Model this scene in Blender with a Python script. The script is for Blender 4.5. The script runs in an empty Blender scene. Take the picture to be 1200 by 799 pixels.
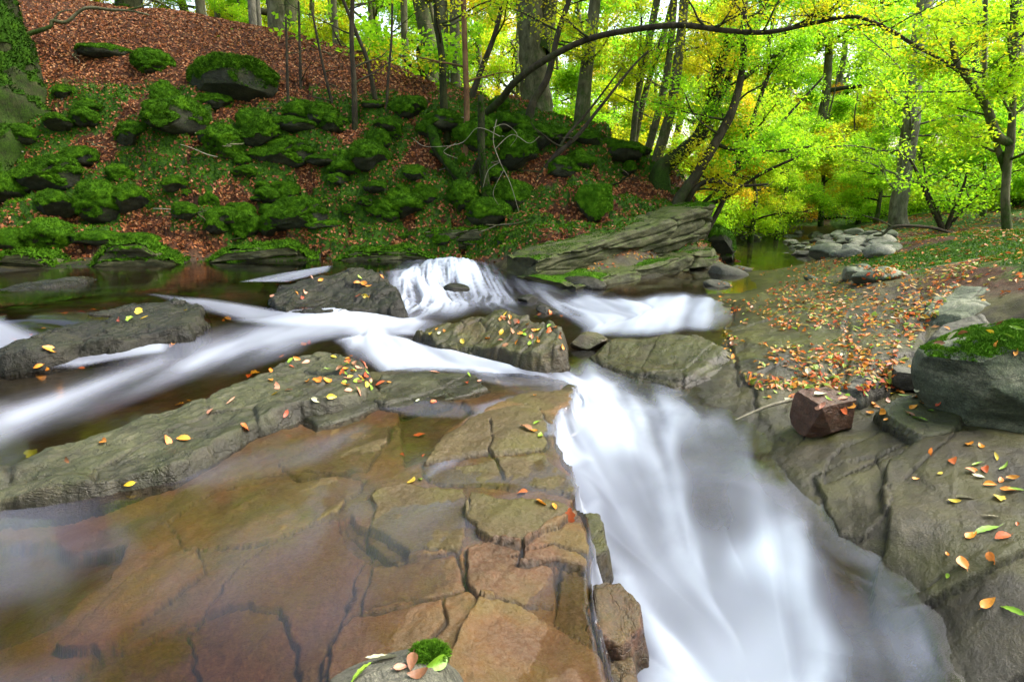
# Autumn woodland stream running over bedrock ledges, built in metres.
import bpy, bmesh, math, random
import numpy as np
from mathutils import Vector, Matrix, Euler

SC = bpy.context.scene
COL = SC.collection
PI = math.pi

# ------------------------------------------------------------------ camera frame (used to survey points from the photograph)
FPX, CX, CY = 715.0, 600.0, 399.5
PITCH = math.atan((CY - 235.0) / FPX)
SP, CP = math.sin(PITCH), math.cos(PITCH)
CAMZ = 1.5


def ray(px, py):
    u = (px - CX) / FPX
    v = (py - CY) / FPX
    return np.array([u, CP - v * SP, -(v * CP + SP)])


def at(px, py, z):
    """survey a photo point that lies at height z"""
    d = ray(px, py)
    t = (z - CAMZ) / d[2]
    return np.array([d[0] * t, d[1] * t, z])


def aty(px, py, Y):
    """survey a photo point that lies Y metres ahead"""
    d = ray(px, py)
    t = Y / d[1]
    return np.array([d[0] * t, Y, CAMZ + d[2] * t])


# ------------------------------------------------------------------ noise
def _hash(ix, iy, iz, seed):
    h = (ix.astype(np.int64) * 374761393 + iy.astype(np.int64) * 668265263 + iz.astype(np.int64) * 2147483647 + seed * 974634777) & 0xFFFFFFFF
    h = ((h ^ (h >> 13)) * 1274126177) & 0xFFFFFFFF
    h = ((h ^ (h >> 16)) * 2246822519) & 0xFFFFFFFF
    return ((h ^ (h >> 15)) & 0xFFFFFF).astype(np.float64) / float(0xFFFFFF)


def vnoise3(x, y, z, seed=0):
    x = np.asarray(x, float); y = np.asarray(y, float); z = np.asarray(z, float)
    ix, iy, iz = np.floor(x), np.floor(y), np.floor(z)
    fx, fy, fz = x - ix, y - iy, z - iz
    fx = fx * fx * fx * (fx * (fx * 6 - 15) + 10); fy = fy * fy * fy * (fy * (fy * 6 - 15) + 10); fz = fz * fz * (3 - 2 * fz)
    r = 0
    for dx in (0, 1):
        for dy in (0, 1):
            for dz in (0, 1):
                w = (fx if dx else 1 - fx) * (fy if dy else 1 - fy) * (fz if dz else 1 - fz)
                r = r + w * _hash(ix + dx, iy + dy, iz + dz, seed)
    return r * 2 - 1


def vnoise2(x, y, seed=0):
    x = np.asarray(x, float); y = np.asarray(y, float)
    ix, iy = np.floor(x), np.floor(y)
    fx, fy = x - ix, y - iy
    fx = fx * fx * fx * (fx * (fx * 6 - 15) + 10); fy = fy * fy * fy * (fy * (fy * 6 - 15) + 10)
    z0 = np.zeros_like(ix)
    a = _hash(ix, iy, z0, seed); b = _hash(ix + 1, iy, z0, seed); c = _hash(ix, iy + 1, z0, seed); d = _hash(ix + 1, iy + 1, z0, seed)
    return ((a * (1 - fx) + b * fx) * (1 - fy) + (c * (1 - fx) + d * fx) * fy) * 2 - 1


def fbm2(x, y, octaves=4, seed=0, gain=0.5):
    r = 0; a = 1.0; t = 0
    for o in range(octaves):
        c, s = math.cos(o * 0.7), math.sin(o * 0.7)
        r = r + a * vnoise2((x * c - y * s) * 2 ** o + 13.7 * o, (x * s + y * c) * 2 ** o - 7.1 * o, seed + o)
        t += a; a *= gain
    return r / t


def fbm3(x, y, z, octaves=4, seed=0, gain=0.5):
    r = 0; a = 1.0; t = 0
    for o in range(octaves):
        k = 2.03 ** o
        r = r + a * vnoise3(x * k + 5.3 * o, y * k - 3.1 * o, z * k + 1.7 * o, seed + o)
        t += a; a *= gain
    return r / t


def voronoi2(x, y, seed=0):
    """F1, F2-F1 and a cell id"""
    ix, iy = np.floor(x), np.floor(y)
    f1 = np.full(x.shape, 9.0); f2 = np.full(x.shape, 9.0); cid = np.zeros(x.shape)
    z0 = np.zeros_like(ix)
    for dx in (-1, 0, 1):
        for dy in (-1, 0, 1):
            jx, jy = ix + dx, iy + dy
            px = jx + 0.1 + 0.8 * _hash(jx, jy, z0, seed); py = jy + 0.1 + 0.8 * _hash(jx, jy, z0 + 1, seed)
            d = np.hypot(px - x, py - y)
            new = d < f1
            f2 = np.where(new, f1, np.minimum(f2, d))
            cid = np.where(new, _hash(jx, jy, z0 + 2, seed), cid)
            f1 = np.where(new, d, f1)
    return f1, f2 - f1, cid


def sstep(a, b, x):
    t = np.clip((x - a) / (b - a), 0, 1)
    return t * t * (3 - 2 * t)


# ------------------------------------------------------------------ plan geometry
def seg_dist(X, Y, ax, ay, bx, by):
    dx, dy = bx - ax, by - ay
    L2 = dx * dx + dy * dy + 1e-12
    t = np.clip(((X - ax) * dx + (Y - ay) * dy) / L2, 0, 1)
    return np.hypot(X - (ax + t * dx), Y - (ay + t * dy)), t


def poly_sdf(X, Y, pts):
    """signed distance to a plan polygon, positive inside"""
    d = np.full(X.shape, 1e9)
    inside = np.zeros(X.shape, bool)
    n = len(pts)
    for i in range(n):
        ax, ay = pts[i][0], pts[i][1]
        bx, by = pts[(i + 1) % n][0], pts[(i + 1) % n][1]
        s, _ = seg_dist(X, Y, ax, ay, bx, by)
        d = np.minimum(d, s)
        cond = (ay > Y) != (by > Y)
        xi = ax + (Y - ay) * (bx - ax) / (by - ay + 1e-15)
        inside ^= cond & (X < xi)
    return np.where(inside, d, -d)


def line_dist(X, Y, pts):
    d = np.full(X.shape, 1e9)
    for i in range(len(pts) - 1):
        s, _ = seg_dist(X, Y, pts[i][0], pts[i][1], pts[i + 1][0], pts[i + 1][1])
        d = np.minimum(d, s)
    return d


class Field:
    """smooth height through surveyed points, interpolated in (bearing, log range) around the tripod"""

    def __init__(self, pts, c=0.06, lam=1e-4):
        P = np.array(pts, float)
        self.q = self._q(P[:, 0], P[:, 1])
        n = len(P)
        D = np.hypot(self.q[:, None, 0] - self.q[None, :, 0], self.q[:, None, 1] - self.q[None, :, 1])
        A = np.sqrt(D * D + c * c)
        A -= np.eye(n) * lam
        M = np.zeros((n + 1, n + 1)); M[:n, :n] = A; M[:n, n] = 1; M[n, :n] = 1
        b = np.zeros(n + 1); b[:n] = P[:, 2]
        self.w = np.linalg.solve(M, b)
        self.c = c

    @staticmethod
    def _q(x, y):
        return np.stack([np.arctan2(x, y), np.log(np.maximum(np.hypot(x, y), 0.3))], -1)

    def __call__(self, x, y):
        x = np.asarray(x, float); y = np.asarray(y, float)
        shp = x.shape
        q = self._q(x.ravel(), y.ravel())
        out = np.full(len(q), self.w[-1])
        for i in range(len(self.q)):
            out += self.w[i] * np.sqrt((q[:, 0] - self.q[i, 0]) ** 2 + (q[:, 1] - self.q[i, 1]) ** 2 + self.c ** 2)
        return out.reshape(shp)


# ------------------------------------------------------------------ mesh + object helpers
def mesh_np(name, V, faces, attrs=None, smooth=True, mat=None):
    """faces: (n,3) or (n,4) int array, or a list of such arrays"""
    me = bpy.data.meshes.new(name)
    V = np.ascontiguousarray(V, dtype=np.float32)
    fl = faces if isinstance(faces, list) else [faces]
    fl = [np.asarray(f, dtype=np.int32) for f in fl if len(f)]
    me.vertices.add(len(V)); me.vertices.foreach_set('co', V.ravel())
    loops = np.concatenate([f.ravel() for f in fl])
    tot = np.concatenate([np.full(len(f), f.shape[1], np.int32) for f in fl])
    start = np.concatenate([[0], np.cumsum(tot)[:-1]]).astype(np.int32)
    me.loops.add(len(loops)); me.loops.foreach_set('vertex_index', loops)
    me.polygons.add(len(tot)); me.polygons.foreach_set('loop_start', start)
    me.polygons.foreach_set('use_smooth', np.full(len(tot), smooth, bool))
    me.update(calc_edges=True)
    me.validate()
    for k, a in (attrs or {}).items():
        at_ = me.attributes.new(k, 'FLOAT', 'POINT')
        at_.data.foreach_set('value', np.ascontiguousarray(a, dtype=np.float32).ravel())
    if mat is not None:
        for m in (mat if isinstance(mat, (list, tuple)) else [mat]):
            me.materials.append(m)
    return me


def obj(name, me, parent=None, loc=(0, 0, 0), rot=(0, 0, 0), scale=(1, 1, 1)):
    o = bpy.data.objects.new(name, me)
    COL.objects.link(o)
    o.location = loc; o.rotation_euler = rot; o.scale = scale
    if parent is not None:
        o.parent = parent
    return o


def tag(o, label=None, cat=None, group=None, kind=None):
    if label: o['label'] = label
    if cat: o['category'] = cat
    if group: o['group'] = group
    if kind: o['kind'] = kind
    return o


def copy_thing(root, loc, rot, scale, label, group=None):
    r = root.copy(); COL.objects.link(r)
    r.location = loc; r.rotation_euler = rot; r.scale = scale
    r['label'] = label
    if group: r['group'] = group
    for ch in list(root.children):
        c = ch.copy(); COL.objects.link(c); c.parent = r
        for g in list(ch.children):
            d = g.copy(); COL.objects.link(d); d.parent = c
    return r


def grid_faces(nu, nv, wrap_u=False):
    a = np.arange(nu * nv).reshape(nv, nu)
    if wrap_u:
        a = np.concatenate([a, a[:, :1]], 1)
    return np.stack([a[:-1, :-1], a[:-1, 1:], a[1:, 1:], a[1:, :-1]], -1).reshape(-1, 4)


def normals_of(V, F):
    """area weighted vertex normals"""
    N = np.zeros_like(V)
    n = np.cross(V[F[:, 1]] - V[F[:, 0]], V[F[:, 2]] - V[F[:, 0]])
    for k in range(F.shape[1]):
        np.add.at(N, F[:, k], n)
    return N / (np.linalg.norm(N, axis=1, keepdims=True) + 1e-12)


# ------------------------------------------------------------------ node material helper
class NT:
    def __init__(self, name):
        self.m = bpy.data.materials.new(name); self.m.use_nodes = True
        self.t = self.m.node_tree
        self.t.nodes.clear()
        self.out = self.t.nodes.new('ShaderNodeOutputMaterial')

    def n(self, typ, ins=None, **props):
        nd = self.t.nodes.new(typ)
        for k, v in props.items():
            setattr(nd, k, v)
        for k, v in (ins or {}).items():
            s = nd.inputs[k]
            if hasattr(v, 'is_linked') or hasattr(v, 'links'):
                self.t.links.new(v, s)
            elif isinstance(v, (tuple, list)) and s.type == 'RGBA' and len(v) == 3:
                s.default_value = (*v, 1)
            else:
                s.default_value = v
        return nd

    def attr(self, name):
        return self.n('ShaderNodeAttribute', attribute_name=name).outputs['Fac']

    def pos(self):
        return self.n('ShaderNodeNewGeometry').outputs['Position']

    def objpos(self):
        return self.n('ShaderNodeTexCoord').outputs['Object']

    def noise(self, vec, scale, detail=4, rough=0.55, dist=0.0):
        return self.n('ShaderNodeTexNoise', {'Vector': vec, 'Scale': scale, 'Detail': detail, 'Roughness': rough, 'Distortion': dist}).outputs['Fac']

    def ramp(self, fac, stops, interp='LINEAR'):
        r = self.n('ShaderNodeValToRGB', {'Fac': fac})
        cr = r.color_ramp; cr.interpolation = interp
        while len(cr.elements) < len(stops): cr.elements.new(0.5)
        for e, (p, c) in zip(cr.elements, stops):
            e.position = p; e.color = (*c, 1) if len(c) == 3 else c
        return r.outputs['Color']

    def mix(self, fac, a, b, mode='MIX'):
        nd = self.t.nodes.new('ShaderNodeMix'); nd.data_type = 'RGBA'; nd.blend_type = mode
        for s, v in ((nd.inputs[0], fac), (nd.inputs[6], a), (nd.inputs[7], b)):
            if hasattr(v, 'links'): self.t.links.new(v, s)
            elif isinstance(v, (tuple, list)): s.default_value = (*v, 1) if len(v) == 3 else v
            else: s.default_value = v
        return nd.outputs[2]

    def math(self, op, a, b=0.0, clamp=False):
        return self.n('ShaderNodeMath', {0: a, 1: b}, operation=op, use_clamp=clamp).outputs[0]

    def mapr(self, v, a, b, c=0.0, d=1.0):
        return self.n('ShaderNodeMapRange', {'Value': v, 'From Min': a, 'From Max': b, 'To Min': c, 'To Max': d}).outputs[0]

    def bump(self, h, strength=0.5, dist=0.02, normal=None):
        ins = {'Height': h, 'Strength': strength, 'Distance': dist}
        if normal is not None: ins['Normal'] = normal
        return self.n('ShaderNodeBump', ins).outputs['Normal']

    def scale(self, vec, s):
        return self.n('ShaderNodeMapping', {'Vector': vec, 'Scale': s}).outputs[0]

    def done(self, shader):
        self.t.links.new(shader, self.out.inputs['Surface'])
        return self.m
# ------------------------------------------------------------------ levels of the ground
GP = []          # ground control points (x, y, z)


def g(px, py, z): GP.append(at(px, py, z))
def gy(px, py, Y): GP.append(aty(px, py, Y))
def gw(x, y, z): GP.append((x, y, z))


# pool behind the ledges (its bed)
for a in [(-60, 345, .14), (0, 340, .14), (100, 335, .14), (250, 325, .15), (400, 316, .15), (480, 309, .18), (0, 385, .12), (150, 360, .12), (300, 345, .1), (-300, 360, .1)]: g(*a)
# side channel and the white streak to the left
for a in [(460, 385, .0), (400, 392, .0), (300, 405, -.03), (200, 430, -.06), (80, 465, -.08), (0, 490, -.08), (-150, 520, -.08), (0, 440, -.02), (100, 420, .0), (430, 420, -.02), (540, 425, -.04), (590, 432, -.06)]: g(*a)
# cascade and white pool
for a in [(545, 306, .22), (580, 325, .12), (620, 345, .0), (520, 345, .05), (580, 362, .02), (680, 365, -.06), (760, 365, -.08), (820, 345, -.05), (840, 325, -.05), (870, 305, -.1), (900, 298, -.08), (930, 283, .0), (900, 283, .0)]: g(*a)
for a in [(700, 395, -0.043), (690, 425, -0.099), (720, 445, -0.136), (770, 400, -0.012), (800, 420, -0.025), (760, 420, -0.050), (830, 400, -0.012), (760, 480, -0.174), (700, 500, -0.186), (820, 540, -0.260), (740, 560, -0.285), (860, 620, -0.322), (760, 640, -0.341), (920, 700, -0.384), (820, 740, -0.409), (960, 799, -0.422), (800, 860, -0.434), (1000, 900, -0.434)]: g(*a)
# right bank rock
for a in [(840, 345, .03), (860, 365, .06), (850, 400, .04), (860, 440, .0), (900, 475, -.06), (940, 505, -.1), (955, 540, -.12), (1000, 600, -.18), (1036, 675, -.27), (1080, 740, -.31), (1130, 810, -.28), (1160, 860, -.28)]: g(*a)
for a in [(930, 400, .15), (1000, 370, .28), (950, 350, .22), (900, 340, .12), (920, 320, .15), (1000, 430, .13), (1070, 420, .22), (1100, 350, .45), (1200, 345, .65), (1300, 345, .8), (1200, 305, .85), (1100, 295, .72), (1000, 305, .45), (965, 300, .3), (950, 288, .22), (1000, 287, .5), (1050, 281, .72), (1120, 276, .92), (1200, 274, .98), (1300, 272, 1.05), (1200, 420, .25), (1300, 430, .35)]: g(*a)
for a in [(1050, 480, .06), (1000, 505, -.04), (1100, 525, .05), (1200, 520, .08), (1100, 600, -.06), (1200, 600, .02), (1150, 700, -.13), (1200, 799, -.21), (1000, 555, -.09), (1050, 620, -.11), (1130, 750, -.22), (1300, 700, -.02), (1200, 700, -.08), (1060, 560, -.05), (1100, 680, -.18), (1300, 600, .12)]: g(*a)
# leafy bank on the left: foot, face, crest
for a in [(-80, 314, .36), (0, 309, .36), (100, 306, .36), (200, 304, .36)]: g(*a)
for a in [(300, 300, 13.2), (420, 298, 13.3), (520, 295, 13.4)]: gy(*a)
for a in [(640, 346, .0), (700, 338, .0), (800, 320, .0), (838, 308, .0)]: g(*a)
for a in [(600, 286, 12.8), (665, 281, 12.1), (740, 263, 13.1), (800, 251, 14.3)]: gy(*a)
for a in [(0, 250, 13.9), (150, 245, 13.9), (300, 245, 14.0), (450, 245, 14.0), (560, 250, 14.0), (640, 240, 14.1)]: gy(*a)
for a in [(0, 180, 14.8), (150, 180, 14.8), (300, 180, 14.8), (450, 185, 14.8), (560, 185, 14.8), (650, 195, 14.8), (740, 225, 15.0)]: gy(*a)
for a in [(0, 110, 15.6), (150, 110, 16.0), (300, 105, 16.5), (420, 120, 16.2), (500, 135, 15.8)]: gy(*a)
for a in [(-250, -100, 20), (-100, -70, 20), (60, -8, 20), (200, 12, 19.5), (330, 38, 19), (420, 66, 18), (500, 106, 17), (600, 145, 16.2), (700, 172, 15.8), (760, 202, 15.6), (815, 240, 15.6)]: gy(*a)
for a in [(-22, 24, 9.5), (-14, 26, 7.2), (-8, 25, 5.2), (-3, 24, 3.6), (1, 23, 2.5), (4, 22, 1.3), (6, 22, .6), (-30, 45, 10), (-15, 50, 7), (-4, 50, 4.5), (4, 45, 2), (9, 34, .55), (12, 30, .35), (10, 26, .05), (8.5, 21, -.02), (14, 36, .8), (20, 60, 2.5), (8, 60, 2.2), (14, 28, .5), (9, 17, .55), (12, 20, .9), (18, 24, 1.5), (12, 12, 1.1), (20, 14, 1.8), (25, 35, 2.6), (40, 60, 5), (-40, 10, 8), (-20, 12, 3), (-14, 8, .2), (-8, 4, .1), (-4, 2, -.02), (8, 4, .4), (12, 2, .8), (5, 1, .1), (0, -2, .1), (-6, -3, .2), (6, -4, .5), (0, -15, .6), (30, 0, 2), (-30, -5, 2), (0, 140, 8), (80, 120, 12), (-80, 120, 18), (-100, 0, 14), (100, 0, 10), (0, -120, 4), (-250, 250, 26), (250, 250, 22), (0, 390, 14)]: gw(*a)
GROUND = Field(GP)

# shelf of bedrock in front: its own level, lying above the chute
SHELF = Field([at(*a) for a in [(450, 462, .05), (380, 500, .04), (300, 540, .02), (550, 560, .03), (600, 500, .06), (640, 470, .05), (640, 560, .03), (660, 600, .0), (560, 610, .0), (400, 650, -.01), (680, 680, -.04), (600, 760, -.04), (700, 790, -.08), (500, 800, -.04),
                                (100, 690, -.07), (0, 610, -.05), (200, 600, -.03), (200, 799, -.1), (0, 760, -.16), (60, 660, -.16), (-200, 700, -.12), (-300, 600, -.05), (560, 445, .04), (500, 440, .05), (620, 440, .0), (350, 799, -.06)]] + [(0, .4, -.12), (-2, .3, -.12), (-5, 3, -.05), (.2, 1.0, -.1)])
EDGE_PX = [(612, 436, .02), (640, 440, .02), (672, 452, .02), (668, 478, .02), (640, 500, .03), (642, 530, .03), (668, 552, .02), (676, 572, .01), (664, 592, .0), (684, 606, -.01), (684, 640, -.02), (690, 680, -.04), (694, 720, -.05), (704, 760, -.07), (714, 800, -.08), (720, 850, -.1)]
SHELF_POLY = [at(*a)[:2] for a in EDGE_PX] + [np.array((.5, .8)), np.array((.3, .2)), np.array((-8, .0)), np.array((-9, 2.0))] + [at(*a)[:2] for a in [(-120, 585, .02), (0, 560, .03), (100, 545, .03), (200, 520, .03), (300, 480, .04), (400, 445, .04), (470, 436, .04), (540, 436, .03)]]

# water levels: (px, py, z)
WATER_A = Field([at(*a) for a in [(-300, 350, .3), (0, 335, .3), (200, 325, .3), (400, 310, .3), (500, 305, .3), (540, 306, .3), (0, 385, .29), (150, 365, .29), (280, 345, .28), (390, 365, .2), (300, 375, .17),
                                  (560, 318, .24), (590, 332, .17), (620, 346, .1), (520, 340, .2), (560, 355, .12), (480, 370, .12), (400, 388, .1), (300, 405, .07), (200, 430, .05), (0, 490, .03), (-200, 530, .02), (0, 420, .08), (100, 415, .08),
                                  (430, 400, .09), (470, 415, .07), (540, 425, .05), (600, 430, .01), (640, 436, -0.019), (680, 365, .05), (760, 365, .05), (820, 345, .05), (840, 325, .06), (870, 305, .07), (900, 296, .08), (930, 282, .1), (760, 395, .05), (820, 410, .05),
                                  (700, 395, .02), (690, 415, -0.019), (700, 440, -0.062), (760, 470, -0.105), (700, 500, -0.124), (820, 530, -0.174), (730, 560, -0.198), (860, 560, -0.174), (860, 620, -0.248), (760, 640, -0.273), (950, 580, -0.198), (920, 700, -0.310), (820, 740, -0.329), (1000, 680, -.23), (1040, 720, -.25), (960, 540, -.16), (960, 799, -0.353), (800, 860, -0.372), (1080, 799, -.28), (900, 930, -0.372)]]
                + [(9, 21, .1), (12, 28, .2), (13, 32, .3), (-30, 10, .3), (0, -5, -.6), (-20, 3, .05), (.8, .5, -.6)])
WATER_B = Field([at(*a) for a in [(450, 470, .055), (380, 500, .05), (300, 540, .035), (550, 560, .035), (600, 500, .07), (640, 470, .06), (640, 560, .035), (660, 600, .01), (560, 600, .03), (560, 616, .01), (400, 650, .01), (680, 680, -.025), (600, 760, -.025), (700, 790, -.065), (500, 800, -.025),
                                  (100, 690, .0), (0, 610, .01), (200, 600, .015), (200, 799, -.01), (0, 760, -.005), (-200, 700, .0), (560, 445, .045), (500, 440, .05), (620, 440, .02), (350, 799, -.02)]] + [(0, .4, -.08), (-2, .3, -.05), (-6, 3, .01), (.2, 1.0, -.07)])


def shelf_mask(X, Y, soft):
    w_ = np.clip(np.hypot(X, Y) / 3, .5, 2)
    return sstep(-soft, soft * .25, poly_sdf(X, Y, SHELF_POLY) + w_ * (.045 * fbm2(X * 4.5, Y * 4.5, 3, 19) + .05 * (np.floor(3 * (vnoise2(X * 2.2, Y * 2.6, 20) * .5 + .5)) / 3 - .33)))


def water_z(X, Y):
    X = np.asarray(X, float); Y = np.asarray(Y, float)
    r = np.hypot(X, Y)
    m = shelf_mask(X, Y, 0.10)
    return WATER_A(X, Y) * (1 - m) + WATER_B(X, Y) * m


def on_water(px, py):
    z = 0.0
    for _ in range(6):
        p = at(px, py, z)
        z = float(water_z(np.array([p[0]]), np.array([p[1]]))[0])
    return at(px, py, z)


def wpoly(pts):
    return [on_water(*p)[:2] for p in pts]


# ------------------------------------------------------------------ bank outline in plan
HILL_POLY = [at(*a)[:2] for a in [(-80, 313, .36), (0, 308, .36), (100, 305, .36), (200, 303, .36)]] + [aty(300, 298, 12.9)[:2], aty(420, 295, 12.9)[:2], aty(520, 289, 12.9)[:2], aty(600, 288, 12.0)[:2], aty(655, 290, 11.2)[:2], aty(740, 270, 12.2)[:2], aty(815, 252, 13.6)[:2], (5.6, 14.4), (6.3, 17), (6.6, 20), (9, 34), (8, 70), (-90, 70), (-90, 12), (-16, 12)]

STRIKE = np.array([.45, .89])      # bedding strike in plan


def strata(x, y):
    """coordinates along and across the bedding"""
    return x * STRIKE[0] + y * STRIKE[1], x * STRIKE[1] - y * STRIKE[0]


CRACKS = []      # (points, width, depth) on the shelf and right bank


def crack(pts, w=.02, d=.05, z=0.0):
    CRACKS.append(([at(px, py, z)[:2] for px, py in pts], w * .62, d))


crack([(574, 500), (578, 520), (572, 532), (585, 545), (590, 560)], .008, .03, .04)
crack([(600, 655), (650, 640), (690, 655)], .01, .03, -.02)
crack([(300, 560), (360, 555), (420, 560)], .012, .02, .02)
crack([(985, 545), (1030, 535), (1060, 530), (1120, 528)], .01, .03, -.03)
crack([(1060, 555), (1100, 540), (1130, 520)], .008, .02, .0)


# plates of bedrock between the joints: outline in the photo, rise, tone (0 amber .. 1 olive), tilt
PLATES = []


def plate(pts, dz, tone, z=0.0, w=.007):
    PLATES.append((np.array([at(px, py, z)[:2] for px, py in pts]), dz, tone, w))


plate([(497, 546), (520, 518), (560, 490), (600, 482), (636, 480), (640, 508), (640, 530)], .012, .85, .04)
plate([(497, 550), (640, 534), (668, 556), (674, 573), (600, 571), (528, 566), (505, 560)], .010, .8, .04)
plate([(432, 583), (470, 571), (544, 578), (546, 600), (536, 642), (470, 642), (434, 622)], .022, .75, .02)
plate([(552, 582), (640, 588), (672, 600), (610, 636), (575, 632), (548, 608)], .030, .95, .02)
plate([(618, 634), (676, 604), (686, 640), (690, 662), (650, 652), (612, 660)], .018, .4, .0)
plate([(548, 646), (572, 638), (608, 640), (606, 662), (648, 658), (652, 700), (560, 700), (548, 680)], .014, .3, .0)
plate([(656, 662), (692, 670), (696, 742), (642, 722), (655, 700)], .0, .12, -.02)
plate([(530, 768), (562, 708), (645, 726), (706, 764), (716, 830), (510, 830)], .020, .45, -.04)
plate([(442, 648), (532, 648), (543, 688), (500, 700), (430, 703)], .004, .35, .0)
plate([(388, 738), (426, 713), (520, 704), (522, 734), (496, 766), (470, 830), (376, 830)], .006, .5, -.02)
plate([(300, 642), (398, 608), (428, 640), (414, 680), (392, 705), (366, 790), (250, 800), (210, 720)], -.006, .3, .0)
plate([(325, 562), (425, 562), (400, 600), (300, 636), (215, 640), (190, 602), (250, 572)], .004, .62, .02)
plate([(352, 560), (426, 548), (458, 520), (460, 500), (400, 508), (330, 540)], .010, .7, .04)
plate([(470, 482), (540, 474), (556, 486), (520, 512), (498, 540), (476, 546), (468, 510)], -.035, .05, .03)
plate([(436, 586), (408, 600), (430, 622), (470, 646), (440, 650), (420, 640), (396, 612)], -.03, .1, .0)
plate([(-60, 640), (60, 634), (150, 650), (130, 690), (60, 730), (-60, 760)], -.05, .15, -.1)
plate([(160, 690), (235, 660), (250, 690), (190, 730), (120, 770), (60, 760)], .02, .5, -.1)
plate([(20, 800), (120, 770), (260, 720), (330, 720), (350, 800), (300, 900), (20, 900)], -.02, .25, -.1)
# right bank
plate([(1037, 542), (1080, 532), (1140, 529), (1210, 540), (1320, 560), (1320, 652), (1200, 658), (1110, 661), (1050, 660), (1036, 630), (1046, 600)], .030, .9, -.02, .008)
plate([(955, 548), (1030, 537), (1038, 598), (1015, 609), (985, 600)], .006, .8, -.08, .008)
plate([(1000, 672), (1110, 668), (1320, 662), (1320, 752), (1132, 780), (1080, 735), (1040, 692)], .010, .85, -.1, .008)
plate([(1136, 784), (1320, 758), (1320, 900), (1190, 900)], -.006, .9, -.15, .008)
plate([(985, 512), (1030, 506), (1120, 520), (1090, 527), (1040, 534), (970, 540)], -.006, .6, .0, .008)
plate([(870, 440), (930, 430), (985, 446), (960, 470), (935, 500), (900, 478)], .008, .7, .02, .01)
plate([(850, 380), (930, 372), (990, 384), (985, 440), (930, 426), (868, 436)], .014, .75, .1, .012)
plate([(995, 382), (1085, 392), (1080, 420), (1030, 424), (990, 442)], .02, .8, .2, .012)
plate([(860, 345), (960, 335), (1060, 352), (1085, 388), (990, 378), (930, 366), (856, 374)], .03, .7, .2, .015)


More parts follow.
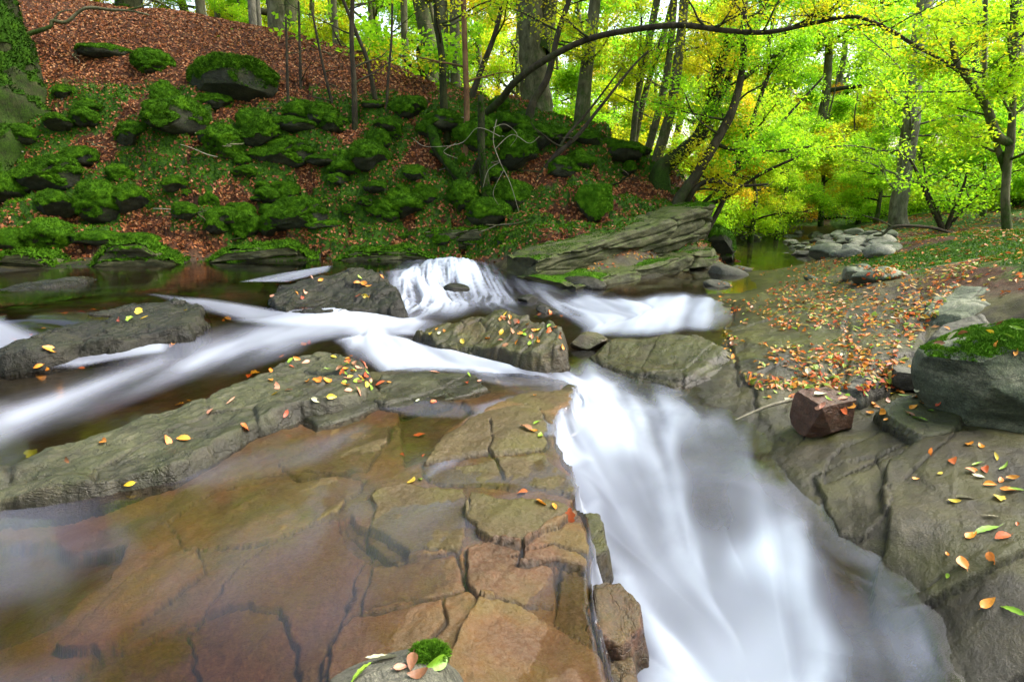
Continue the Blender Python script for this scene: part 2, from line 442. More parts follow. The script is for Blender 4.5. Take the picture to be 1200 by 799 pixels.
def ground_z(X, Y, detail=True):
    """the height of the ground sheet and the masks that dress it"""
    r = np.hypot(X, Y)
    base = GROUND(X, Y)
    m = shelf_mask(X, Y, .035)
    hill = sstep(-.25, .5, poly_sdf(X, Y, HILL_POLY) + .25 * fbm2(X * 1.1, Y * 1.1, 3, 5))
    far = sstep(45, 80, r)
    z = base * (1 - m) + SHELF(X, Y) * m
    if not detail:
        return z, hill, m, None
    a, c = strata(X, Y)
    # --- bedrock: long slabs along the strike, small risers, joints
    n1 = fbm2(a * .55, c * 1.8, 4, 11)
    slab = .04 * n1
    f1, edge, cid = voronoi2(a * .75 + .25 * fbm2(X * 1.7, Y * 1.7, 2, 31), c * 1.25 + .2 * fbm2(X * 1.9, Y * 1.9, 2, 32), 17)
    tiltx = (cid - .5)
    slab = slab + .02 * (1 - m) * (1 - .7 * sstep(0, .4, X)) * (cid - .5) + .008 * (1 - m) * tiltx * np.sin(a * 2 + cid * 9)
    joint = (1 - .9 * m) * (1 - .8 * sstep(0, .4, X) * sstep(6.5, 5, Y)) * np.exp(-(edge / .022) ** 2) * sstep(-.3, .3, vnoise2(X * .9, Y * .9, 91) + .2)
    slab = slab - .012 * joint * (X < .3) + .012 * fbm2(X * 6, Y * 6, 5, 41, .6) + .012 * np.abs(fbm2(a * 3, c * 9, 4, 42))
    rockamp = (1 - hill) * (1 - far)
    shelfcalm = 1 + .1 * m
    z = z + rockamp * shelfcalm * slab
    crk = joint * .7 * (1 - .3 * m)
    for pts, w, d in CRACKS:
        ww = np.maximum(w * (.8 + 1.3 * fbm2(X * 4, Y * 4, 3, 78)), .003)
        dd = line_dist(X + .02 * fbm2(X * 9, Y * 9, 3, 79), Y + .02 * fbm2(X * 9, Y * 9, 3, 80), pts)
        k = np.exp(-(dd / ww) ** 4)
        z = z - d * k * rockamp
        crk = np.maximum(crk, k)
    tone = .55 + .25 * n1 + .3 * (cid - .5)
    for pts, dz, tn, w in PLATES:
        lo, hi = pts.min(0) - .2, pts.max(0) + .2
        sel = (X > lo[0]) & (X < hi[0]) & (Y > lo[1]) & (Y < hi[1])
        if not sel.any(): continue
        xs, ys = X[sel], Y[sel]
        rough = .05 * fbm2(xs * 4, ys * 4, 4, 141) + .008 * fbm2(xs * 22, ys * 22, 2, 142)
        sd = poly_sdf(xs, ys, pts) + rough
        k = sstep(-.010, .008, sd)
        q = (ys - pts[:, 1].mean()) * .02 * np.sign(math.sin(dz * 900)) + (xs - pts[:, 0].mean()) * .03 * math.sin(dz * 700 + tn * 9)
        jw = np.maximum(w * (.75 + 2.6 * fbm2(xs * 3.5, ys * 3.5, 3, 143)), .0015)
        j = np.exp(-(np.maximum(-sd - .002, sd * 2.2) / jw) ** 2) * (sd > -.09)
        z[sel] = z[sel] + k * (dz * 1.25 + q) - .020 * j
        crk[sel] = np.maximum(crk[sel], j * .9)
        tone[sel] = tone[sel] * (1 - k) + k * (tn + .10 * n1[sel])
    # --- the chute bed is rough so that rock shoulders stand in the water
    # --- the leafy bank: outcrops, ledges and hummocks
    Yg, Y = Y, Y + .95 * base * hill
    big = fbm2(X * .55, Y * .75, 4, 51)
    ridge = 1 - np.abs(fbm2(X * .9 + 3, Y * 1.3, 3, 61))
    wx_, wy_ = X + .3 * fbm2(X * 1.3, Y * 1.3, 2, 72), Y + .3 * fbm2(X * 1.3, Y * 1.3, 2, 73)
    h1, _, c1 = voronoi2(wx_ / 1.25, wy_ / 1.25, 74)
    h2, _, c2 = voronoi2(wx_ / .55, wy_ / .55, 75)
    hum = np.sqrt(np.maximum(1 - (h1 / .62) ** 2, 0)) * (c1 > .30) * (.35 + .8 * c1) + .42 * np.sqrt(np.maximum(1 - (h2 / .62) ** 2, 0)) * (c2 > .4) * (.4 + .6 * c2)
    Y = Yg
    face = hill * (1 - far) * sstep(22, 17, Y) * sstep(3.2, -.5, X - (Y - 14) * .2 - 2)
    lower = face * sstep(5.6, 3.4, z + .8 * big)
    z = z + lower * (.22 * big + .12 * (ridge ** 6 - .25) + .42 * (hum - .3) + .03 * fbm2(X * 6, Y * 6, 3, 76)) + hill * (1 - far) * .05 * fbm2(X * 2.5, Y * 2.5, 3, 81)
    # stepped ledges along the foot of the bank
    zz = z / .30 + .5 * fbm2(X * .5, Y * .5, 2, 87)
    st = (np.floor(zz) + sstep(.55, .95, zz - np.floor(zz)) - zz) * .30
    z = z + st * lower * .55 * sstep(2.6, 1.2, z)
    return z, hill, m, dict(tone=tone, joint=crk, big=big, ridge=ridge, hum=hum, face=face, cid=cid, n1=n1, lower=lower)


def survey(px, py, n=400, rmax=60.0):
    """first hit of a photo ray with the ground (coarse ground sheet, no objects)"""
    d = ray(px, py); d = d / np.hypot(d[0], d[1])
    t = np.exp(np.linspace(math.log(.8), math.log(rmax), 1200))
    z = ground_z(d[0] * t, d[1] * t)[0]
    zr = CAMZ + d[2] * t
    hit = np.nonzero(zr < z)[0]
    k = hit[0] if len(hit) else len(t) - 1
    return np.array([d[0] * t[k], d[1] * t[k], z[k]])


# ------------------------------------------------------------------ ground sheet
th_f = np.linspace(-1.0, 1.0, 860)
th = np.concatenate([np.linspace(-PI, -1.0, 50)[:-1], th_f, np.linspace(1.0, PI, 50)[1:-1]])
rr = np.concatenate([np.exp(np.linspace(math.log(.25), math.log(1.0), 40))[:-1], np.exp(np.linspace(math.log(1.0), math.log(22.0), 640))[:-1], np.exp(np.linspace(math.log(22.0), math.log(420.0), 60))])
TH, RR = np.meshgrid(th, rr)
GX, GY = RR * np.sin(TH), RR * np.cos(TH)
GZ, HILL, SHM, DET = ground_z(GX, GY)
gv = np.stack([GX, GY, GZ], -1).reshape(-1, 3)
gf = grid_faces(len(th), len(rr), wrap_u=True)
c0 = len(gv)
gv = np.vstack([gv, [[0, 0, float(GZ[0].mean())]]])
cap = np.stack([np.full(len(th), c0), (np.arange(len(th)) + 1) % len(th), np.arange(len(th))], -1)
gn = normals_of(gv, gf)
NZ = gn[:-1, 2].reshape(GX.shape)

litn = fbm2(GX * 1.3, GY * 1.3 + GZ * HILL, 4, 101)
mossn = fbm2(GX * 1.0 + 9, GY * 1.0 + 1.2 * GZ * HILL, 4, 111)
upper = sstep(3.6, 4.8, GZ + .5 * litn)
right = sstep(-.1, .3, GX - .5) * sstep(5.0, 6.5, GY) * (1 - HILL)
MOSS = HILL * np.clip(sstep(-.30, .02, .75 * mossn + .62 * (DET['hum'] - .42) - .16 * sstep(1.6, .6, GZ) + .10 * litn), 0, 1) * (1 - upper * .95)
rmoss = (1 - HILL) * sstep(5.0, 7.0, GX + .1 * GY) * sstep(-.25, .25, mossn + .2) * sstep(.25, .5, GZ)
MOSS = np.maximum(MOSS, rmoss)
MOSS = np.maximum(MOSS, sstep(24, 34, RR) * .8 * sstep(-.3, .3, mossn))
LIT = HILL * (1 - MOSS)
LIT = np.maximum(LIT, (1 - HILL) * sstep(.35, .6, GZ) * sstep(-.4, .3, litn) * .7)
LIT = np.maximum(LIT, sstep(26, 40, RR) * (1 - MOSS))
WET = (1 - HILL) * sstep(.45, .1, GZ - np.clip(GY - 4, 0, 9) * .025)
BED = SHM * sstep(7, 4, RR) * sstep(-.1, .05, -(GZ - .12)) * (1 - .95 * sstep(.0, .35, GY - 4.4))


WETL = (1 - HILL) * sstep(.06, -.01, GZ - water_z(GX, GY) + .05 * fbm2(GX * 5, GY * 5, 3, 7)) * (1 - .75 * SHM) * (RR < 45)


def P1(a): return np.concatenate([a.ravel(), [0.0]])


# ------------------------------------------------------------------ materials
def rock_colours(N, p, cols, scale=1.0):
    """bedded sandstone: broad tones, fine grain, lichen and dark stains"""
    sp = N.scale(p, (1.0, 1.0, 2.6))
    c = N.ramp(N.noise(sp, 1.6 * scale, 6, .62, .6), [(.28, cols[0]), (.5, cols[1]), (.72, cols[2])])
    c = N.mix(N.mapr(N.noise(p, 26 * scale, 5, .65), .35, .7), N.mix(.45, c, (.02, .02, .02)), c)
    c = N.mix(N.mapr(N.noise(p, 80 * scale, 4, .75), .45, .65, 0, .5), c, N.mix(1.0, c, (2.3, 2.3, 2.1), 'MULTIPLY'))
    c = N.mix(N.mapr(N.noise(p, 150 * scale, 4, .75), .4, .6, .55, 0), c, N.mix(.7, c, (.008, .008, .006)))
    return c


def rock_bump(N, p, strength=.6, scale=1.0, dist=.012):
    h = N.math('ADD', N.noise(p, 9 * scale, 10, .72), N.math('ADD', N.math('MULTIPLY', N.noise(p, 34 * scale, 6, .7), .5), N.math('MULTIPLY', N.noise(p, 110 * scale, 4, .75), .25)))
    return N.bump(h, strength, dist)


def mat_ground():
    N = NT('ground')
    p = N.pos()
    rock = rock_colours(N, p, [(.008, .0065, .003), (.026, .021, .009), (.075, .063, .034)])
    # bedrock of the shelf: iron-stained sandstone, tan, pink and olive
    tn = N.math('ADD', N.attr('tone'), N.math('MULTIPLY', N.math('SUBTRACT', N.noise(p, 2.2, 6, .65, .6), .5), .75))
    bedc = N.ramp(tn, [(.0, (.016, .007, .0015)), (.2, (.06, .022, .005)), (.38, (.10, .042, .018)), (.52, (.135, .062, .018)), (.7, (.055, .036, .007)), (.95, (.062, .048, .015))])
    tone = N.attr('tone')
    bedc = N.mix(N.mapr(N.noise(p, 12, 7, .7), .35, .68, 0, .75), bedc, N.mix(.65, bedc, (.05, .03, .015)))
    bedc = N.mix(N.mapr(N.noise(p, 60, 4, .7), .4, .7, 0, .35), bedc, (.22, .17, .12))
    c = N.mix(N.attr('bed'), rock, bedc)
    oliv = N.mapr(N.noise(p, 2.3, 4, .6), .45, .62, 0, .6)
    c = N.mix(N.math('MULTIPLY', oliv, N.math('SUBTRACT', 1.0, N.attr('litter'))), c, N.mix(.6, c, (.085, .085, .012)))
    soil = N.ramp(N.noise(p, 35, 5, .75), [(.3, (.014, .005, .002)), (.46, (.06, .019, .006)), (.62, (.13, .042, .012)), (.75, (.2, .085, .03))])
    c = N.mix(N.attr('litter'), c, soil)
    moss = N.ramp(N.noise(p, 11, 6, .7), [(.3, (.010, .036, .001)), (.5, (.036, .105, .002)), (.7, (.095, .21, .006))])
    mb = N.mapr(N.math('ADD', N.attr('moss'), N.math('MULTIPLY', N.math('SUBTRACT', N.noise(p, 14, 4, .7), .5), .7)), .35, .6)
    c = N.mix(mb, c, moss)
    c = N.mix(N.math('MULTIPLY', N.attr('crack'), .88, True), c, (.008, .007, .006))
    wet = N.attr('wet')
    c = N.mix(N.math('MULTIPLY', N.attr('wetline'), .8, True), c, N.mix(.85, c, (.006, .005, .003)))
    rough = N.mapr(N.math('SUBTRACT', wet, N.math('MULTIPLY', N.noise(p, 6, 5, .7), .9)), -.5, .5, .9, .34)
    rough = N.math('MAXIMUM', rough, N.math('MULTIPLY', mb, .9))
    b = rock_bump(N, p, .9, 1.0, .02)
    b2 = N.bump(N.noise(p, 55, 6, .75), N.math('MULTIPLY', N.math('MAXIMUM', N.attr('litter'), mb), 1.0), .05, b)
    s = N.n('ShaderNodeBsdfPrincipled', {'Base Color': c, 'Roughness': rough, 'Normal': b2, 'Specular IOR Level': .28})
    return N.done(s.outputs[0])


def mat_rock(name, cols, rough=.7, green=.0, red=.0, wetness=.0, scale=1.0, bump=.8, spec=.3):
    N = NT(name)
    p = N.pos()
    c = rock_colours(N, p, cols, scale)
    if green:
        nz = N.n('ShaderNodeSeparateXYZ', {0: N.n('ShaderNodeNewGeometry').outputs['Normal']}).outputs[2]
        f = N.mapr(N.math('ADD', N.noise(p, 3.2, 6, .68), N.math('MULTIPLY', nz, .22)), .55, .74, 0, green)
        c = N.mix(f, c, N.ramp(N.noise(p, 20, 4, .7), [(.3, (.015, .03, .003)), (.7, (.075, .1, .012))]))
    lines = N.math('ABSOLUTE', N.math('SUBTRACT', N.noise(N.scale(p, (1, 1, 3.2)), 2.2, 5, .6, .5), .5))
    wl = N.attr('wetline')
    c = N.mix(N.math('MULTIPLY', wl, .75, True), c, N.mix(.85, c, (.006, .005, .003)))
    c = N.mix(N.math('MULTIPLY', N.mapr(lines, .0, .009, .6, 0), N.mapr(N.noise(p, 3.1, 2), .5, .6), True), c, (.01, .009, .008))
    r = N.mapr(N.noise(p, 7, 5, .7), .35, .65, max(rough - .12 - .15 * wetness, .18), min(rough + .2, 1))
    r = N.math('SUBTRACT', r, N.math('MULTIPLY', wl, .15))
    hgt = N.math('ADD', N.math('ADD', N.noise(p, 9 * scale, 8, .7), N.math('MULTIPLY', N.noise(p, 55 * scale, 4, .7), .35)), N.mapr(lines, .0, .015, -.2, 0))
    b = N.bump(hgt, bump, .026)
    s = N.n('ShaderNodeBsdfPrincipled', {'Base Color': c, 'Roughness': r, 'Normal': b, 'Specular IOR Level': spec})
    return N.done(s.outputs[0])


def mat_moss(name, lo, mid, hi):
    N = NT(name)
    p = N.pos()
    c = N.ramp(N.noise(p, 5, 6, .7), [(.3, lo), (.5, mid), (.7, hi)])
    c = N.mix(N.mapr(N.attr('rnd'), 0, 1, 0, .5), c, hi)
    d = N.n('ShaderNodeBsdfPrincipled', {'Base Color': c, 'Roughness': .95, 'Specular IOR Level': .1, 'Normal': N.bump(N.noise(p, 60, 5, .8), .9, .03)})
    return N.done(d.outputs[0])


def mat_leaf(name, stops, trans=.5, rough=.55, spec=.3, vein=False, world_tint=None):
    """leaf blades: per-blade colour, light passes through"""
    N = NT(name)
    oi = N.n('ShaderNodeObjectInfo').outputs['Random']
    f = N.attr('rnd')
    if world_tint:
        p = N.pos()
        f = N.math('ADD', N.math('MULTIPLY', f, .45), N.math('ADD', N.math('MULTIPLY', N.math('SUBTRACT', N.noise(p, world_tint, 3, .6), .5), 1.3), N.math('ADD', .03, N.math('MULTIPLY', oi, .25))))
    c = N.ramp(f, stops)
    c = N.mix(N.mapr(N.noise(N.objpos(), 9, 4, .7), .42, .68, 0, .6), c, N.mix(.6, c, (.08, .03, .008)))
    d = N.n('ShaderNodeBsdfPrincipled', {'Base Color': c, 'Roughness': rough, 'Specular IOR Level': spec})
    t = N.n('ShaderNodeBsdfTranslucent', {'Color': c})
    m = N.n('ShaderNodeMixShader', {0: trans, 1: d.outputs[0], 2: t.outputs[0]})
    return N.done(m.outputs[0])


def mat_bark(name, lo, mid, hi, moss=.0, scale=1.0):
    N = NT(name)
    p = N.pos()
    q = N.scale(p, (1, 1, .35))
    c = N.ramp(N.noise(q, 9 * scale, 6, .7, .4), [(.3, lo), (.5, mid), (.72, hi)])
    c = N.mix(N.mapr(N.noise(p, 2.2, 4, .6), .52, .66, 0, .5), c, hi)
    if moss:
        mk = N.mapr(N.math('ADD', N.noise(p, 3.6, 6, .7), N.math('MULTIPLY', N.attr('moss'), .42)), .6, .82, 0, moss)
        c = N.mix(mk, c, N.ramp(N.noise(p, 24, 5, .75), [(.3, (.006, .02, .001)), (.7, (.04, .09, .004))]))
    s = N.n('ShaderNodeBsdfPrincipled', {'Base Color': c, 'Roughness': .9, 'Specular IOR Level': .2, 'Normal': N.bump(N.noise(q, 30 * scale, 6, .75), .9, .03)})
    return N.done(s.outputs[0])


def mat_water():
    """peaty water under a silk of long-exposed foam"""
    N = NT('water')
    p = N.pos()
    foam = N.attr('foam'); dep = N.attr('depth'); stk = N.attr('streak')
    fres = N.n('ShaderNodeFresnel', {'IOR': 1.33}).outputs[0]
    tint = N.ramp(N.mapr(dep, 0.0, .6), [(0, (.97, .93, .88)), (.2, (.74, .56, .34)), (.5, (.36, .2, .075)), (1, (.1, .045, .012))])
    tr = N.n('ShaderNodeBsdfTransparent', {'Color': tint})
    bmp = N.bump(stk, .05, .02)
    gl = N.n('ShaderNodeBsdfGlossy', {'Color': (1, 1, 1, 1), 'Roughness': N.mapr(N.noise(p, 1.7, 3, .6), .3, .7, .05, .16), 'Normal': bmp})
    w = N.n('ShaderNodeMixShader', {0: N.math('MULTIPLY', fres, 1.0, True), 1: tr.outputs[0], 2: gl.outputs[0]})
    fc = N.mix(N.mapr(foam, .0, .9), (.32, .34, .47), (.56, .62, .73))  # white foam; sky blue and lilac shadow are put into its colour
    df = N.n('ShaderNodeBsdfDiffuse', {'Color': fc, 'Roughness': 1.0, 'Normal': N.bump(stk, .10, .03)})
    tl = N.n('ShaderNodeBsdfTranslucent', {'Color': (.5, .54, .62, 1)})
    fs = N.n('ShaderNodeMixShader', {0: .2, 1: df.outputs[0], 2: tl.outputs[0]})
    r = N.n('ShaderNodeMixShader', {0: foam, 1: w.outputs[0], 2: fs.outputs[0]})
    return N.done(r.outputs[0])


M = {}
M['ground'] = mat_ground()
M['slab'] = mat_rock('slab_stone', [(.009, .0075, .0035), (.03, .025, .013), (.10, .088, .055)], .5, .25, wetness=.6, spec=.35)
M['darkwet'] = mat_rock('dark_wet_stone', [(.003, .003, .0022), (.008, .007, .005), (.034, .029, .018)], .4, .1, wetness=1.0, bump=1.0, spec=.22)
M['brownwet'] = mat_rock('brown_wet_stone', [(.010, .007, .002), (.032, .02, .005), (.085, .058, .02)], .45, .3, wetness=.8)
M['red'] = mat_rock('red_sandstone', [(.035, .013, .008), (.085, .036, .022), (.16, .085, .055)], .5, .0, wetness=.5, bump=.7)
M['redwet'] = mat_rock('red_wet_stone', [(.035, .012, .006), (.085, .034, .018), (.15, .08, .05)], .4, .25, wetness=.7)
M['grey'] = mat_rock('grey_stone', [(.03, .028, .023), (.08, .075, .062), (.17, .16, .13)], .7, .1)
M['pale'] = mat_rock('pale_river_stone', [(.1, .1, .085), (.24, .235, .2), (.4, .39, .33)], .75, .2)
M['boulder'] = mat_rock('green_grey_stone', [(.028, .036, .027), (.1, .12, .085), (.32, .32, .25)], .75, .2, bump=1.0)
M['ledge'] = mat_rock('ledge_stone', [(.014, .015, .006), (.06, .062, .026), (.16, .155, .085)], .7, .8, spec=.25)
M['hillrock'] = mat_rock('bank_stone', [(.006, .008, .004), (.02, .024, .01), (.05, .05, .022)], .85, .8)
M['moss'] = mat_moss('moss', (.007, .026, .001), (.028, .085, .002), (.085, .2, .005))
M['moss_carpet'] = mat_moss('carpet_moss', (.012, .042, .001), (.045, .13, .002), (.12, .27, .006))
M['moss_dark'] = mat_moss('shaded_moss', (.004, .014, .001), (.014, .045, .002), (.045, .11, .004))  # moss on trunks, canopy shade put into its darker colour
M['moss_bright'] = mat_moss('bright_moss', (.015, .06, .003), (.06, .18, .006), (.15, .3, .015))
BEECH = [(.0, (.2, .055, .018)), (.25, (.36, .095, .02)), (.5, (.42, .16, .04)), (.75, (.3, .12, .05)), (1.0, (.5, .28, .12))]
M['litter'] = mat_leaf('dry_beech_leaf', [(.0, (.06, .017, .005)), (.3, (.16, .045, .012)), (.6, (.28, .082, .02)), (.85, (.33, .13, .042)), (1.0, (.45, .24, .11))], .1, .6, .3)
for nm, c1, c2 in [('orange', (.62, .17, .015), (.72, .3, .03)), ('red', (.42, .045, .02), (.55, .13, .03)), ('yellow', (.62, .42, .02), (.66, .5, .06)), ('green', (.16, .34, .02), (.28, .44, .04)), ('pink', (.5, .2, .13), (.58, .3, .2)), ('brown', (.2, .08, .035), (.32, .16, .08)), ('pale', (.42, .46, .3), (.5, .46, .33))]:
    M['leaf_' + nm] = mat_leaf(nm + '_leaf', [(.0, c1), (1.0, c2)], .15, .42, .45)
M['leaf_mixed'] = mat_leaf('mixed_fallen_leaf', [(.0, (.36, .05, .015)), (.2, (.55, .13, .015)), (.4, (.5, .26, .02)), (.55, (.24, .085, .03)), (.7, (.13, .28, .02)), (.85, (.34, .25, .08)), (1.0, (.36, .12, .05))], .15, .5, .22)
M['fol_lime'] = mat_leaf('lime_foliage', [(.1, (.19, .5, .012)), (.4, (.36, .67, .018)), (.65, (.53, .7, .02)), (.85, (.72, .58, .02)), (1.0, (.75, .38, .02))], .68, .5, .25, world_tint=.16)
M['fol_gold'] = mat_leaf('golden_foliage', [(.05, (.34, .52, .012)), (.3, (.52, .58, .014)), (.55, (.72, .58, .015)), (.8, (.76, .46, .018)), (1.0, (.7, .27, .015))], .68, .5, .25, world_tint=.16)
M['fol_green'] = mat_leaf('green_foliage', [(.05, (.11, .30, .008)), (.4, (.25, .5, .012)), (.7, (.42, .62, .014)), (1.0, (.5, .56, .02))], .68, .5, .25, world_tint=.16)
M['fol_orange'] = mat_leaf('orange_foliage', [(.05, (.5, .4, .015)), (.35, (.62, .36, .015)), (.7, (.6, .22, .015)), (1.0, (.45, .12, .015))], .6, .5, .25, world_tint=.16)
M['bark_grey'] = mat_bark('grey_bark', (.03, .028, .014), (.085, .08, .045), (.17, .16, .095), .9)
M['bark_dark'] = mat_bark('dark_bark', (.012, .01, .007), (.035, .027, .018), (.075, .06, .04), .5)
M['bark_mossy'] = mat_bark('mossy_bark', (.007, .008, .003), (.02, .024, .008), (.045, .05, .016), .85)
M['bark_red'] = mat_bark('reddish_bark', (.05, .022, .012), (.12, .06, .03), (.2, .12, .06), .5)
M['bark_pale'] = mat_bark('pale_bark', (.05, .045, .034), (.13, .12, .095), (.26, .24, .2), .4)
M['twig'] = mat_bark('pale_dead_twig', (.12, .105, .08), (.22, .2, .15), (.34, .31, .25), .0)
M['water'] = mat_water()

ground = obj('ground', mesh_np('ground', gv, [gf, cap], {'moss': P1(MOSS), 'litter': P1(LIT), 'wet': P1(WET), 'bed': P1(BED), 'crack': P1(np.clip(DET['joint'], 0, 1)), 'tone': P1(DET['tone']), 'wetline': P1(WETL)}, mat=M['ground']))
tag(ground, 'bedrock stream bed and leafy woodland ground', None, None, 'structure')
# ------------------------------------------------------------------ rocks
_ico = {}


def ico(sub):
    if sub not in _ico:
        bm = bmesh.new(); bmesh.ops.create_icosphere(bm, subdivisions=sub, radius=1.0)
        V = np.array([v.co[:] for v in bm.verts]); F = np.array([[v.index for v in f.verts] for f in bm.faces]); bm.free()
        _ico[sub] = (V, F)
    return _ico[sub]


def rock_shape(size, seed, nplanes=9, planes=(), sub=5, rough=.05, sharp=.94, bulge=.12, beds=0.0, lump=.0):
    """a quarried-looking or rounded stone: a ball cut by planes, then weathered"""
    V, F = ico(sub)
    V = V.copy()
    rs = np.random.RandomState(seed)
    V *= (1 + bulge * fbm3(V[:, 0] * 1.1 + seed, V[:, 1] * 1.1, V[:, 2] * 1.1, 3, seed))[:, None]
    pl = [(np.array(p[:3], float) / np.linalg.norm(p[:3]), p[3]) for p in planes]
    for _ in range(nplanes):
        n = rs.normal(size=3); n /= np.linalg.norm(n)
        pl.append((n, rs.uniform(.62, .88)))
    for n, d in pl:
        e = V @ n - d
        k = e > 0
        V[k] -= n * (e[k] * sharp)[:, None]
    S = np.array(size) * .5
    N = normals_of(V, F)
    k = 1.0 / max(size)
    q = V * S
    a = fbm3(q[:, 0] * k * 5 + seed, q[:, 1] * k * 5, q[:, 2] * k * 6, 5, seed + 5, .55)
    if lump:
        l = np.maximum(fbm3(q[:, 0] * k * 4 + 3 * seed, q[:, 1] * k * 4, q[:, 2] * k * 4, 2, seed + 9), -.2)
        V = V + N * (lump * l)[:, None]
    V = V + N * (rough * a)[:, None]
    if beds:
        zc = V[:, 2] * S[2] / beds + .35 * a
        V[:, :2] *= (1 + .05 * np.sign(np.sin(zc * PI)) * np.minimum(1, np.abs(np.sin(zc * PI)) * 4))[:, None]
    return V * S, F


def moss_coat(V, F, seed, thr=.25, thick=.03, blades=3000, blade=.02, cover=.0, lumps=.5):
    """a cushion of moss over the faces that look up, with blades standing out of it"""
    rs = np.random.RandomState(seed)
    N = normals_of(V, F)
    sc = 1.0 / (np.ptp(V[:, 0]) + 1e-6)
    nz = N[:, 2] + .45 * fbm3(V[:, 0] * sc * 4, V[:, 1] * sc * 4, V[:, 2] * sc * 4, 4, seed + 3) + cover
    m = sstep(thr, thr + .35, nz)
    hb = fbm3(V[:, 0] * sc * 9, V[:, 1] * sc * 9, V[:, 2] * sc * 9, 3, seed + 4)
    Vm = V + N * ((thick * (.45 + lumps * np.maximum(hb, -.3) * 2)) * m - (1 - m) * thick * .35)[:, None]
    keep = (m[F] > .04).all(1)
    Fk = F[keep]
    if len(Fk) == 0:
        return None
    used = np.unique(Fk)
    remap = -np.ones(len(V), int); remap[used] = np.arange(len(used))
    Vs = Vm[used]; Fs = remap[Fk]
    Ns = normals_of(Vs, Fs)
    ar = np.linalg.norm(np.cross(Vs[Fs[:, 1]] - Vs[Fs[:, 0]], Vs[Fs[:, 2]] - Vs[Fs[:, 0]]), axis=1)
    pick = rs.choice(len(Fs), blades, p=ar / ar.sum())
    u = rs.rand(blades, 3); u /= u.sum(1, keepdims=True)
    P = (Vs[Fs[pick]] * u[..., None]).sum(1)
    D = Ns[Fs[pick, 0]] + rs.normal(size=(blades, 3)) * .55
    D /= np.linalg.norm(D, axis=1, keepdims=True)
    T = np.cross(D, rs.normal(size=(blades, 3))); T /= np.linalg.norm(T, axis=1, keepdims=True)
    L = blade * rs.uniform(.5, 1.4, blades)
    w = L * .38
    B = np.stack([P - T * w[:, None] * .5 - D * L[:, None] * .15, P + T * w[:, None] * .5 - D * L[:, None] * .15, P + D * L[:, None]], 1).reshape(-1, 3)
    Fb = np.arange(blades * 3).reshape(-1, 3) + len(Vs)
    rnd = np.concatenate([np.clip(.3 + .5 * hb[used], 0, 1), np.repeat(rs.rand(blades), 3) * np.tile([.3, .3, 1.0], blades)])
    return np.vstack([Vs, B]), np.vstack([Fs, Fb]), rnd


def place_on(px, py, sink=0.0):
    p = survey(px, py)
    return np.array([p[0], p[1], p[2] - sink])


def solid(name, V, F, mat, parent=None, loc=(0, 0, 0), rot=(0, 0, 0), **kw):
    return obj(name, mesh_np(name, V, F, kw.get('attrs'), mat=mat), parent, loc, rot)


def stone(name, label, cat, loc, rot, size, seed, mat, group=None, moss=None, mossmat='moss', base=None, **kw):
    V, F = rock_shape(size, seed, **kw)
    if moss:
        root = tag(obj(name, None, None, loc, rot), label, cat, group)
        solid('stone_body', V, F, M[mat], root)
        mc = moss_coat(V, F, seed + 1, **moss)
        if mc: obj('moss_coat', mesh_np('moss_coat', mc[0], mc[1], {'rnd': mc[2]}, mat=M[mossmat]), root)
        return root
    return tag(obj(name, mesh_np(name, V, F, mat=M[mat]), None, loc, rot), label, cat, group)


